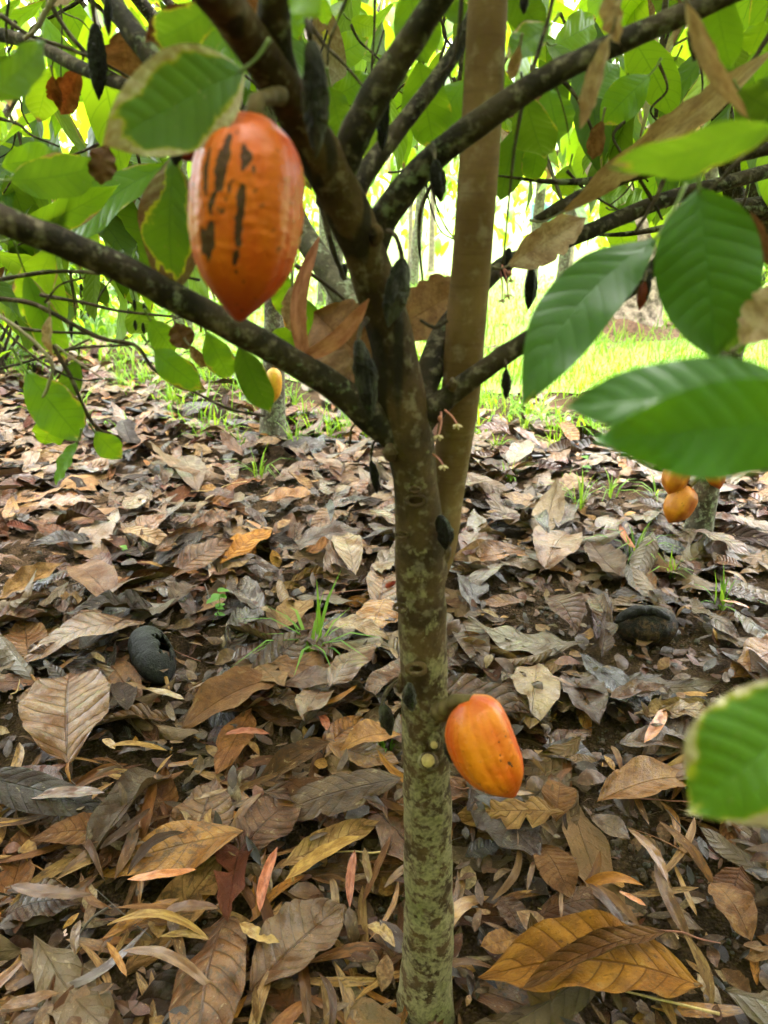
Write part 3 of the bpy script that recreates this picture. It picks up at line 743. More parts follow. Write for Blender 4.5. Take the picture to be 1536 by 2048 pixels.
for r in H:
    big = r[6] > 120
    hero(*r[:8], burn=r[8], tilt=r[9], label=r[10], deadtone=0 if big or RND.random() < .3 else RND.random(), bend=.03 if big else RND.uniform(.02, .1), droop=RND.uniform(.0, .25), twist=RND.uniform(-.4, .4) * (.3 if big else 1), wave=.055 if big else .07, wk=2.2, sickle=-.08 if r[0] == 1314 else 0,
         prof=BROAD if r[0] in (486, 1398, 1680) else CACAO, nu=44 if big else 26, nv=14 if big else 8)
# dead leaves still hanging
DH = [
 (1120, 428, .70, 1560, 90, .62, 66, D3, 10, 'long dead brown leaf lodged along the upper right branch'), (1016, 532, .72, 1172, 436, .74, 84, (.42, .30, .24), 10, 'pale pinkish dead leaf caught on the right branch'),
 (1480, 690, .40, 1590, 560, .40, 96, D3, 0, 'pale dead leaf at the right edge beside the hanging green leaf'), (1040, 90, .60, 1020, 160, .62, 26, D3, 0, None),
 (768, 760, .665, 628, 625, .70, 185, (.24, .125, .07), 0, 'dead brown leaf caught in the fork left of the main stem'), (770, 672, .70, 950, 560, .745, 112, (.28, .155, .085), 0, 'dead brown leaf wedged between the main stem and the tan shoot'),
 (700, 780, .62, 640, 700, .66, 70, D2, 20, None), (350, 645, .66, 376, 700, .66, 52, D4, 0, None), (378, 690, .66, 425, 735, .66, 24, D2, 30, None), (245, 60, .74, 262, 165, .76, 96, D2, 10, None),
 (160, 140, .8, 120, 230, .82, 56, (.26, .09, .03), 20, None), (105, 150, .8, 118, 210, .82, 32, (.26, .09, .03), 20, None), (215, 290, .62, 200, 370, .62, 60, D4, 25, None), (130, 400, .7, 90, 470, .72, 36, D2, 0, None),
 (100, 630, .62, 108, 715, .62, 22, D3, 35, None), (1215, -20, .52, 1240, 90, .52, 46, D3, 40, None), (1225, 60, .52, 1160, 260, .54, 36, D3, 40, 'shrivelled grey dead leaf dangling at the top right'), (1370, 0, .45, 1500, 240, .45, 40, D3, 30, 'twisted pale dead leaf dangling near the right edge'),
 (1205, 240, .8, 1185, 320, .82, 40, D2, 10, None), (585, 570, .68, 590, 670, .69, 54, D3, 0, None), (1545, 540, .5, 1500, 420, .5, 30, D4, 0, None), (960, 560, .66, 960, 560.5, .67, 2, D2, 0, None),
 (1290, 560, .6, 1278, 622, .6, 22, (.12, .03, .02), 0, None), (150, 0, .7, 100, -30, .72, 60, D3, 0, None), (420, -10, .8, 530, 20, .8, 60, D2, 20, None),
]
for r in DH:
    if r[6] < 5: continue
    hero(*r[:8], tilt=r[8], mat=M_HANG, label=r[9], name='dead_leaf', wet=.1, rot=.25, fold=.18, bend=RND.uniform(-.05, .12), roll=RND.choice([0, .5, .8]), wave=.05, twist=RND.uniform(-.8, .8), rag=.25, nu=34, nv=12)
# two slender pink leaves caught in the fork
for (a, b, Ya, c, d, Yc, w, sk, lb) in [(738, 598, .60, 586, 722, .615, 33, .10, 'slender pink leaf lying across the left fork'), (622, 760, .64, 640, 470, .66, 32, .12, 'slender pink leaf standing upright in the left fork')]:
    B, T = PY(a, b, Ya), PY(c, d, Yc); Lh = (T - B).length; W = m_of(w, (B + T) / 2)
    V, Q, U = leaf_geo(Lh, W, 30, 8, STRAP, NR, fold=.1, bend=.03, sickle=sk, twist=.3)
    o = MB().add(xf(frame(B, T), V), Q, U, (.50, .19, .13, RND.random()), (.2, .1, 0, 0)).build('slender_leaf', M_SLIM)
    tag(o, lb, 'leaf', 'slender pink leaves')

# filler foliage of the tree between the named leaves, and the crown above the picture that shades the floor
def leaf_cloud(mb, pts, rng, size=(.14, .24), tints=(G3, G4, G3, G2), burn=(.05, .4), nu=8, nv=4, hang=(.3, 1.3), dead=.05):
    for p in pts:
        L = rng.uniform(*size); W = L * rng.uniform(.28, .37)
        V, Q, U = leaf_geo(L, W, nu, nv, CACAO, rng, fold=rng.uniform(.05, .25), bend=rng.uniform(0, .08), droop=rng.uniform(.1, .9), wave=.04)
        yaw, pit, rol = rng.uniform(0, 6.28), rng.uniform(*hang), rng.normal(0, .45)
        R = Matrix.Rotation(yaw, 4, 'Z') @ Matrix.Rotation(pit, 4, 'Y') @ Matrix.Rotation(rol, 4, 'X')
        t = np.array(tints[int(rng.integers(len(tints)))]) * rng.uniform(.8, 1.2)
        mb.add(xf(Matrix.Translation(Vector(p)) @ R, V), Q, U, (*t, rng.random()), (rng.uniform(*burn) if rng.random() > dead else 1.6, rng.random(), rng.random(), 0))
def project_ok(p):
    px, py, d = proj(p)
    return d > .2 and 330 < px < 1536 and py > 470
pts = []
while len(pts) < 120:                                # above and beyond the near branches
    px, py = RND.uniform(-60, 1600), RND.uniform(-80, 330)
    Yd = RND.uniform(.85, 1.7)
    if 620 < px < 960 and py > 200: continue
    if 980 < px < 1330 and py > 210: continue
    pts.append(PY(px, py, Yd))
while len(pts) < 210:
    pts.append(PY(RND.uniform(-80, 330), RND.uniform(250, 560), RND.uniform(1.0, 1.8)))
mb = MB(); leaf_cloud(mb, pts, NR, (.11, .2), (G2, G3, (.020, .052, .009), G5, G4), nu=12, nv=6, dead=.07)
up = []
while len(up) < 3200:
    x, y = RND.uniform(-2.3, 2.3), RND.uniform(-2.3, 2.3)
    lo = 1.34 + max(0, y) * .30 if y > -.9 else 1.30 - .55 * min(1, (-.9 - y))  # crown stretched and lowered behind the camera, added to cut light from there
    z = lo + RND.uniform(0, .9)
    if math.hypot(x, y) > 2.4: continue
    up.append((x, y, z))
leaf_cloud(mb, up, NR, (.2, .32), nu=5, nv=2, hang=(.0, .7))
tag(mb.build('crown', M_FAR, TREE))
# ------------------------------------------------------------------ fruit
PODP = np.array([[0, .10], [.015, .30], [.05, .54], [.12, .77], [.22, .93], [.35, .99], [.47, 1], [.60, .96], [.72, .86], [.82, .66], [.89, .45], [.94, .28], [.975, .17], [1, .03]])
LONGP = np.array([[0, .12], [.02, .35], [.06, .5], [.15, .7], [.3, .92], [.45, 1], [.6, .95], [.75, .76], [.86, .5], [.94, .26], [1, .03]])
def pod_geo(A, B, width, prof, nt=60, ns=64, ridge=.05, lumpy=.02, rng=NR, bendv=0.0, ph=None, flat=1.0, warts=0.0, cut=None):
    A, B = Vector(A), Vector(B); L = (B - A).length
    t = np.linspace(0, 1, nt + 1); th = np.linspace(0, 2 * math.pi, ns, endpoint=False)
    r = prof_at(prof, t)
    ph = rng.uniform(0, 6.28) if ph is None else ph
    rd = .62 * np.abs(np.cos(2.5 * th + ph)) ** .8 + .38 * np.abs(np.cos(5 * th + 2 * ph)) - .62
    Rr = r[:, None] * (1 + ridge * rd[None] * np.minimum(1, 4 * t * (1 - t) + .25)[:, None])
    for k in range(3):
        Rr = Rr * (1 + lumpy * noise1(nt + 1, rng, 6)[:, None] * np.sin(th * (k + 2) + rng.uniform(0, 6))[None])
    if warts:
        w_ = rng.normal(0, 1, (nt + 1, ns))
        for _ in range(3): w_ = (w_ + np.roll(w_, 1, 0) + np.roll(w_, -1, 0) + np.roll(w_, 1, 1) + np.roll(w_, -1, 1)) / 5
        Rr = Rr * (1 + warts * w_ / w_.std())
    if cut is not None: Rr = Rr * (1 - cut(np.tile(th, nt + 1), np.repeat(t, ns)).reshape(Rr.shape))
    Rr = Rr * width / 2
    y = Rr * np.cos(th)[None] + bendv * width * np.sin(math.pi * t)[:, None]; z = Rr * np.sin(th)[None] * flat
    V = np.stack([np.repeat(t[:, None] * L, ns, 1), y, z], -1)
    V[0] = V[0].mean(0); V[-1] = V[-1].mean(0)
    return xf(frame(A, B), V.reshape(-1, 3)), grid_quads(nt, ns, True), np.repeat(t, ns), np.tile(th, nt + 1), np.tile(rd, nt + 1)

def smooth(a, lo, hi):
    x = np.clip((a - lo) / (hi - lo), 0, 1); return x * x * (3 - 2 * x)

def ripe_pod(name, label, A, B, width, c1, c2, tipc, scars, stalk, group=None, ph=None, ridge=.06, res=(120, 128), spots=0, bendv=0.0, mat=None):
    root = empty(name, B, label, 'cacao pod', group)
    def scarred(th, t):
        sc = np.zeros(len(t))
        for pts in scars:
            P = np.array(pts, float)
            for i in range(len(P) - 1):
                a, b = P[i], P[i + 1]
                d = b[:2] - a[:2]; ll = (d[0] ** 2 + (d[1] * 3.0) ** 2) or 1e-9
                s = np.clip(((th - a[0]) * d[0] + (t - a[1]) * d[1] * 9.0) / ll, 0, 1)
                dist = np.hypot(th - (a[0] + s * d[0]), (t - (a[1] + s * d[1])) * 3.0)
                w = a[2] + s * (b[2] - a[2])
                sc = np.maximum(sc, np.clip(1.1 - .6 * dist / w, 0, 1))
        return sc
    V, Q, t, th, rd = pod_geo(A, B, width, PODP, *res, ridge=ridge, ph=ph, lumpy=.004, bendv=bendv, warts=.004, cut=lambda a, b: .018 * smooth(scarred(a, b), .4, .7))
    f = np.clip(.45 - rd * 1.3 + .3 * np.sin(th * 2 + 1) + .35 * np.sin(th * 3 + t * 7) * np.sin(t * 9 + th), 0, 1)[:, None]  # furrows redder than ridges, their shade also deepened in the colour
    c = np.array(c1) * (1 - f) + np.array(c2) * f
    k = (smooth(t, .74, .98) * .85 + smooth(t, .16, 0) * .45)[:, None]
    c = (c * (1 - k) + np.array(tipc) * k) * .7
    sc = scarred(th, t)                              # scars: strokes (angle, t) with half widths; angle pi/2 faces the lens
    L = np.zeros((len(t), 4)); L[:, 0] = sc
    MB().add(V, Q, None, np.hstack([c, np.full((len(t), 1), .3)]), L).build('husk', mat or M_POD, root)
    if stalk:
        P, R = zip(*stalk)
        Vs, Qs, Us = tube_geo(P, R, 8 * len(P), 12, .12, NR, .08)
        MB().add(Vs, Qs, Us).build('stalk', M_STALK, root)
    return root
hp = math.pi / 2
A, B = PY(503, 224, .475), PY(478, 644, .468)
SC = [[(hp + a, t, w) for a, t, w in st] for st in [
    [(.72, .21, .03), (.73, .30, .045), (.70, .41, .03)], [(.42, .15, .065), (.45, .24, .11), (.48, .36, .065)], [(.52, .385, .03), (.60, .45, .05), (.60, .50, .025)],
    [(.58, .53, .06), (.62, .60, .09), (.68, .70, .03)], [(.76, .56, .03), (.77, .66, .04)], [(.10, .19, .06), (.05, .23, .10), (.10, .28, .03)], [(.08, .36, .05), (.08, .47, .065), (.12, .52, .09), (.10, .60, .06)],
    [(.12, .655, .06), (.14, .69, .055)], [(.12, .735, .03), (.12, .74, .03)], [(.30, .12, .025), (.30, .122, .025)], [(.26, .33, .018), (.34, .42, .018)], [(-.1, .26, .02), (-.1, .28, .02)], [(.4, .47, .018), (.39, .48, .018)], [(-.05, .78, .03), (-.05, .785, .02)]]]
ripe_pod('cacao_pod', 'big ripe orange pod with black scars hanging beside the forked stem', A, B, m_of(224, (A + B) / 2), (.80, .150, .008), (.74, .090, .007), (.42, .032, .006), SC,
         [(A + Vector((0, .001, -.006)), .0065), (PY(512, 206, .478), .0048), (PY(530, 196, .50), .0045), (PY(560, 190, .53), .006)], 'ripe orange pods on the trees', ph=.5, ridge=.13)
A, B = PY(938, 1396, .585), PY(1028, 1594, .56)
ripe_pod('cacao_pod', 'ripe orange pod on the lower mossy trunk, in front of the leaf litter', A, B, m_of(134, (A + B) / 2), (.82, .225, .008), (.76, .105, .008), (.62, .065, .008),
         [[(hp - .35, .45, .03), (hp - .35, .455, .025)], [(hp - .5, .55, .04), (hp - .55, .6, .03)], [(hp - .3, .49, .02), (hp - .3, .5, .02)], [(hp + .0, .82, .035), (hp + .03, .83, .03)], [(hp - .7, .62, .025), (hp - .72, .64, .02)], [(hp + .9, .75, .03), (hp + .93, .76, .03)]],
         [(PY(882, 1424, .61), .012), (PY(896, 1412, .60), .0085), (PY(914, 1402, .592), .0068), (PY(944, 1404, .585), .0072)], 'ripe orange pods on the trees', ph=1.1, ridge=.16, bendv=-.10)
A, B = PY(392, 290, .56), PY(364, 326, .555)
ripe_pod('cacao_pod', 'dark red pod tip peeking out from behind the big orange pod', PY(420, 250, .58), PY(364, 318, .56), m_of(70, A), (.30, .04, .02), (.25, .03, .02), (.25, .03, .02), [], None, 'ripe orange pods on the trees', res=(40, 40))

BLACK = []
def black_pod(label, A, B, width, mat=None, stalk=None, bendv=0.0, lump=.13, name='shrivelled_pod', flat=.8, group='shrivelled black pods on the tree', cat='shrivelled pod'):
    root = empty(name, B, label, cat, group)
    V, Q, t, th, rd = pod_geo(A, B, width, LONGP, 56, 40, ridge=.30, lumpy=lump * RND.uniform(.6, 1.3), bendv=bendv or RND.uniform(-.12, .12), flat=flat, warts=.045)
    MB().add(V, Q).build('husk', mat or M_BLACK, root)
    if stalk:
        P, R = zip(*stalk)
        Vs, Qs, Us = tube_geo(P, R, 8 * len(P), 8, .15, NR, .1)
        MB().add(Vs, Qs, Us).build('stalk', M_TWIG, root)
    return root
def bp(label, ax, ay, bx, by, w, Yd, mat=None, st=None, **k):
    A, B = PY(ax, ay, Yd), PY(bx, by, Yd)
    S = None
    if st: S = [(A - Vector((0, 0, .001)), m_of(w * .09, A))] + [(PY(x, y, Yd + dy), m_of(w * .09 + 1.5, A)) for x, y, dy in st]
    black_pod(label, A, B, m_of(w, A), mat, S, **k)
bp('large grey-black shrivelled pod against the dark stem above the fork', 622, 78, 632, 318, 54, .505, None, [(618, 60, .0), (612, 30, .02)])
bp('grey-black shrivelled pod against the main stem under the fork', 806, 514, 776, 655, 48, .575, None, [(800, 495, 0), (790, 470, .01), (776, 462, .03)], bendv=.05)
bp('grey-black shrivelled pod hanging in the left fork', 716, 678, 742, 842, 42, .575, None, [(722, 655, .01), (735, 638, .03)])
bp('thin black shrivelled pod under the branch right of the first fork', 770, 192, 764, 306, 24, .60, M_BLACKER, [(766, 170, 0), (758, 150, .0)])
bp('black pointed pod dangling below the upper right branch', 870, 318, 882, 405, 30, .585, M_BLACKER, [(868, 300, .005), (865, 285, .02)])
bp('black pod hanging below the pale pinkish dead leaf', 1063, 536, 1056, 620, 24, .74, M_BLACKER, [(1062, 524, .01), (1060, 505, .04)])
bp('small black pod hanging from the lower right branch', 1012, 738, 1012, 800, 19, .62, M_BLACKER, [(1011, 725, 0), (1008, 712, .01)])
bp('black pod hidden behind the pale pinkish dead leaf', 1018, 495, 1012, 565, 22, .75, M_BLACKER)
bp('small black pod at the tip of the lower right branch', 1296, 540, 1284, 615, 20, .615, M_BLACKER)
bp('long black pod hanging in the upper left corner', 190, 45, 198, 202, 36, .72, M_BLACKER, [(186, 20, 0), (184, -20, .0)])
bp('narrow black pod beside the thick branch at top left', 215, -10, 218, 74, 16, .68, M_BLACKER)
bp('black pod hanging under the large leaf left of the big orange pod', 350, 268, 352, 334, 26, .53, M_BLACKER)
bp('thin dark pod hanging left of the trunk below the left branch', 742, 920, 754, 988, 17, .64, M_BLACKER, [(743, 905, 0), (748, 885, .0), (765, 875, .01)])
bp('tiny grey shrivelled pod stuck on the front of the lower trunk', 818, 1366, 825, 1424, 26, .598, None, None)
bp('grey withered pod hanging left of the lower trunk', 764, 1408, 782, 1472, 26, .61, None, [(768, 1395, 0), (775, 1380, .0), (795, 1360, .01)])
bp('black shrivelled pod squeezed between trunk and lower orange pod', 905, 1455, 903, 1528, 30, .60, None, None)
bp('blackened pod stuck to the trunk where the tan shoot joins', 880, 1030, 892, 1100, 32, .615, M_BLACKER, None)
bp('curved black pod in the upper right corner', 1385, 28, 1388, 124, 26, .59, M_BLACKER, [(1382, 10, .01)], bendv=.12)
bp('black pod on the left of the orange pod under the lichen branch', 690, 526, 686, 562, 16, .68, M_BLACKER)
bp('short black pod top centre right of the tan shoot', 1050, -30, 1048, 30, 18, .64, M_BLACKER)
for i, (x, y, h) in enumerate([(268, 598, 26), (288, 604, 20), (270, 640, 22), (286, 645, 24), (162, 566, 18), (66, 725, 26), (142, 640, 40), (32, 640, 18)]):
    bp('tiny black pod among the thin twigs at the left edge', x, y, x + 2, y + h, 7, .72, M_BLACKER)

# rotten pods lying on the litter
c = PZ(308, 1318, .03)
gp = empty('rotten_pod', (c.x, c.y, 0), 'grey-black rotten pod with a hole, lying in the litter left of the trunk', 'rotten pod')
def hollow(A, B, width, hole, mat, parent, name='husk', ph=.4, ridge=.03, prof=PODP):
    V, Q, t, th, rd = pod_geo(A, B, width, prof, 60, 64, ridge=ridge, lumpy=.012, ph=ph, warts=.015)
    keep = np.ones(len(Q), bool)
    if hole:
        a0, t0, ra, rt = hole
        cth, ct = th[Q].copy(), t[Q].mean(1)
        cth = np.arctan2(np.sin(cth).mean(1), np.cos(cth).mean(1)); dd = (cth - a0 + math.pi) % (2 * math.pi) - math.pi
        k = np.hypot(dd / ra, (ct - t0) / rt) * (1 + .25 * np.sin(5 * np.arctan2(dd / ra, (ct - t0) / rt)) + .15 * np.sin(9 * dd * 3 + ct * 40))
        keep = k > 1
    o = MB().add(V, Q[keep]).build(name, mat, parent)
    md = o.modifiers.new('shell', 'SOLIDIFY'); md.thickness = width * .09; md.offset = -1
    return o
hollow(PZ(284, 1268, .056), PZ(331, 1360, .034), m_of(68, c), (hp - .95, .56, .42, .20), M_GREYPOD, gp)
c = PZ(1285, 1256, .035)
bpod = empty('rotten_pod', (c.x, c.y, 0), 'brown rotten pod with a cracked black top, lying in the litter right of the trunk', 'rotten pod')
V, Q, t, th, rd = pod_geo(PZ(1354, 1250, .045), PZ(1222, 1252, .045), m_of(80, c), PODP, 60, 64, ridge=.07, lumpy=.012, ph=.2, warts=.015)
MB().add(V, Q).build('husk', M_BROWNPOD, bpod)
Vc, Qc, Uc = tube_geo([PZ(1340, 1236, .082), PZ(1300, 1222, .094), PZ(1260, 1226, .092), PZ(1230, 1244, .074)], [.006, .012, .013, .005], 30, 12, .3)
MB().add(Vc, Qc, Uc).build('cracked_flap', M_BLACKER, bpod)

# one seed on the trunk
c = PY(779, 1171, .62)
V, Q, t, th, rd = pod_geo(PY(770, 1174, .615), PY(792, 1163, .63), m_of(12, c), LONGP, 16, 16, ridge=0, lumpy=.02)
tag(MB().add(V, Q).build('red_seed', plain('red_seed_skin', (.20, .02, .015), .4)), 'small dark red seed stuck to the left edge of the trunk', 'seed')

# ------------------------------------------------------------------ flowers on the trunk
def flower(px, py, Yd, from_px, from_py, fY, r_px=12):
    c = PY(px, py, Yd); b = PY(from_px, from_py, fY)
    r = m_of(r_px, c)
    V, Q, U = tube_geo([b, (b + c) / 2 + Vector((.001, -.002, .001)), c], [.0009, .0008, .0007], 10, 6)
    fl = MB().add(V, Q, U).build('flower', M_PEDICEL, TREE)
    for i in range(5):
        a = i * 2 * math.pi / 5 + RND.uniform(-.2, .2)
        d = Vector((math.cos(a), -.35 - .3 * math.sin(a), -.25 + .55 * math.sin(a))).normalized()
        V, Q, U = leaf_geo(r, r * .42, 8, 4, SLIM, NR, droop=.5, fold=.2)
        MB().add(xf(frame(c, c + d * r, Vector((0, -.6, .8))), V), Q, U).build('petal', M_FLOWER, fl)
    V, Q, t, th, rd = pod_geo(c + Vector((0, 0, r * .25)), c - Vector((0, 0, r * .5)), r * .5, LONGP, 8, 8, ridge=0)
    MB().add(V, Q).build('flower_centre', M_FLOWER, fl)
for f in [(877, 872, .612, 882, 824, .628), (915, 850, .615, 890, 820, .628), (887, 932, .615, 866, 908, .625), (1016, 590, .74, 1004, 530, .745, 12), (1004, 600, .745, 1000, 540, .75, 10), (1022, 560, .74, 1006, 536, .745, 10)]:
    flower(*f)
for (x, y, bx, by) in [(880, 838, 886, 822), (1020, 548, 1004, 532)]:
    V, Q, t, th, rd = pod_geo(PY(x, y - 7, .617), PY(x, y + 6, .617), .004, LONGP, 10, 10, ridge=.05)
    MB().add(V, Q).build('flower_bud', M_PEDICEL, TREE)
# ------------------------------------------------------------------ fallen leaves
PAL = {'tan': (.205, .100, .036), 'brown': (.110, .046, .017), 'dark brown': (.045, .020, .009), 'greyish': (.125, .068, .028), 'ochre': (.36, .175, .026), 'reddish brown': (.125, .034, .011),
       'pale': (.31, .205, .10), 'blackish': (.030, .017, .010)}
PW = [('tan', 24), ('brown', 29), ('dark brown', 17), ('greyish', 12), ('ochre', 5), ('reddish brown', 9), ('pale', 7), ('blackish', 8)]
def pick():
    k = RND.uniform(0, sum(w for _, w in PW))
    for n_, w in PW:
        k -= w
        if k <= 0: return n_
    return 'tan'
LEAVES = []                                          # (V, Q, U, tint, look, info)
def put_leaf(x, y, L, W, yaw, pitch, roll_, z, colour, hi, prof=CACAO, kind='fallen_leaf', curl=0.0, **kw):
    k = dict(fold=RND.uniform(-.1, .3), bend=RND.uniform(-.05, .16), wave=RND.uniform(.03, .11), wk=RND.uniform(1.5, 4), twist=RND.uniform(-.9, .9), quilt=.018, rag=RND.choice([0, .15, .3, .55, .8]), roll=curl)
    k.update(kw)
    nu, nv = (36, 12) if hi == 2 else (18, 6) if hi == 1 else (8, 4)
    V, Q, U = leaf_geo(L, W, nu, nv, prof, NR, **k)
    V = V - np.array([L / 2, 0, 0])
    R = Matrix.Rotation(yaw, 4, 'Z') @ Matrix.Rotation(pitch, 4, 'Y') @ Matrix.Rotation(roll_, 4, 'X')
    V = xf(R, V)
    # settle: ends sag towards the floor, the lowest fifth rests at the layer height
    V[:, 2] -= np.percentile(V[:, 2], 12)
    V[:, 2] = np.where(V[:, 2] < -.004, -.004 + .2 * V[:, 2], V[:, 2])
    V += np.array([x, y, z + gh(x, y)])
    t = np.array(PAL[colour]) * .50 * RND.uniform(.7, 1.35) * np.array([1.22, RND.uniform(.92, 1.02), RND.uniform(.50, .75)])
    wet = min(1, max(0, RND.gauss(.85 if x > -.1 else .5, .4) if y > 1.1 else RND.gauss(.15, .35)))
    LEAVES.append((V, Q, U, (*t, RND.random()), (wet, RND.uniform(.1, .9), RND.random() ** 1.5, 0), dict(kind=kind, colour=colour, L=L, curl=curl, wet=wet, x=x, y=y, z=z, yaw=yaw, prof=prof)))
ROT = [(*PZ(308, 1325, .03)[:2], .045), (*PZ(1285, 1256, .03)[:2], .065), (*PZ(308, 1365, .03)[:2], .03), (*PZ(1285, 1300, .03)[:2], .05)]
def bare(x, y):
    for cx, cy, r in ROT:
        if math.hypot(x - cx, y - cy) < r: return True
    for cx, cy, r in soilc:
        if math.hypot(x - cx, (y - cy) * .8) < r: return True
    return False
tx, ty = TREE.location.x, TREE.location.y
layers = [(100, 0.0), (62, .010), (58, .024)]
for dens, zb in layers:
    ymax = 6.4
    for yb in np.arange(.2, ymax, .2):
        wdt = .66 * (yb + .1) + .45
        area = .2 * 2 * wdt
        dn = dens * (1 if yb < 3 else .8)
        for _ in range(int(area * dn + RND.random())):
            x, y = RND.uniform(-wdt, wdt), yb + RND.uniform(0, .2)
            e = y - float(lawn_edge(np.array(x)))
            if e > -1.2 and RND.random() < min(1, (e + 1.2) / 1.3) * .97: continue
            if math.hypot(x - tx, y - ty) < .07 or (y < ty and abs(x - tx) < .11): continue
            yaw = RND.uniform(0, 6.28)
            L = RND.choice([RND.uniform(.07, .15), RND.uniform(.12, .2), RND.uniform(.15, .25), RND.uniform(.18, .28)]); W = L * RND.uniform(.29, .41)
            if any(bare(x + f * L * math.cos(yaw), y + f * L * math.sin(yaw)) for f in (-.42, 0, .42)) and RND.random() < .9: continue
            hi = 1 if y < 2.2 else 0
            curl = RND.choice([0, 0, 0, .5, .8, 1.2, -.4]) if RND.random() < .9 else RND.uniform(1.4, 2.2)
            tl = 1.0 if zb < .015 else 1.45
            put_leaf(x, y, L, W, yaw, RND.gauss(0, .13) * tl, RND.gauss(0, .19) * tl + (math.pi if RND.random() < .4 else 0), zb + RND.uniform(0, .02), pick(), hi, RND.choice([CACAO, CACAO, CACAO, BROAD]), curl=curl)
# slender leaves, mostly close to the lens and on the left
for _ in range(850):
    y = RND.uniform(.3, 2.4) if RND.random() < .55 else RND.uniform(.3, 1.1)
    w = .62 * y + .3; x = RND.uniform(-w, w * .7)
    if x > tx and RND.random() < .6: continue
    if y > 1.1 and RND.random() < .75: continue
    L = RND.uniform(.07, .15)
    put_leaf(x, y, L, L * RND.uniform(.09, .15), RND.uniform(0, 6.28), RND.gauss(0, .1), RND.gauss(0, .35), RND.uniform(.015, .045), RND.choice(['tan', 'pale', 'tan', 'ochre', 'brown', 'greyish', 'pale']), 1, STRAP, 'slender_fallen_leaf',
             sickle=RND.uniform(-.14, .14), quilt=0, rag=0, wave=.02, fold=RND.uniform(-.2, .35))
# the leaves one notices, by where stem end and tip lie on the floor
def spot(bx, by, tx_, ty_, wpx, colour, z=.03, curl=0.0, prof=CACAO, kind='fallen_leaf', flip=0, note=None, **kw):
    B, T = PZ(bx, by, z), PZ(tx_, ty_, z); d = T - B; L = d.length; mid = (B + T) / 2
    W = m_of(wpx, mid) if kind != 'fallen_leaf' else min(m_of(wpx, mid) * 1.15, L * .62)
    k = dict(rag=.1, wave=.05, twist=RND.uniform(-.3, .3)); k.update(kw)
    put_leaf(mid.x, mid.y, L, W, math.atan2(d.y, d.x), 0, flip, z, colour, 2, prof, kind, curl=curl, **k)
    LEAVES[-1][5]['spot'] = True
    l = LEAVES[-1]; c_ = np.array(PAL[colour]) * RND.uniform(.5, .76) * np.array([1.12, .95, .7])
    LEAVES[-1] = (l[0], l[1], l[2], (*c_, l[3][3]), (l[4][0], RND.uniform(.1, .5), l[4][2], 0), l[5])
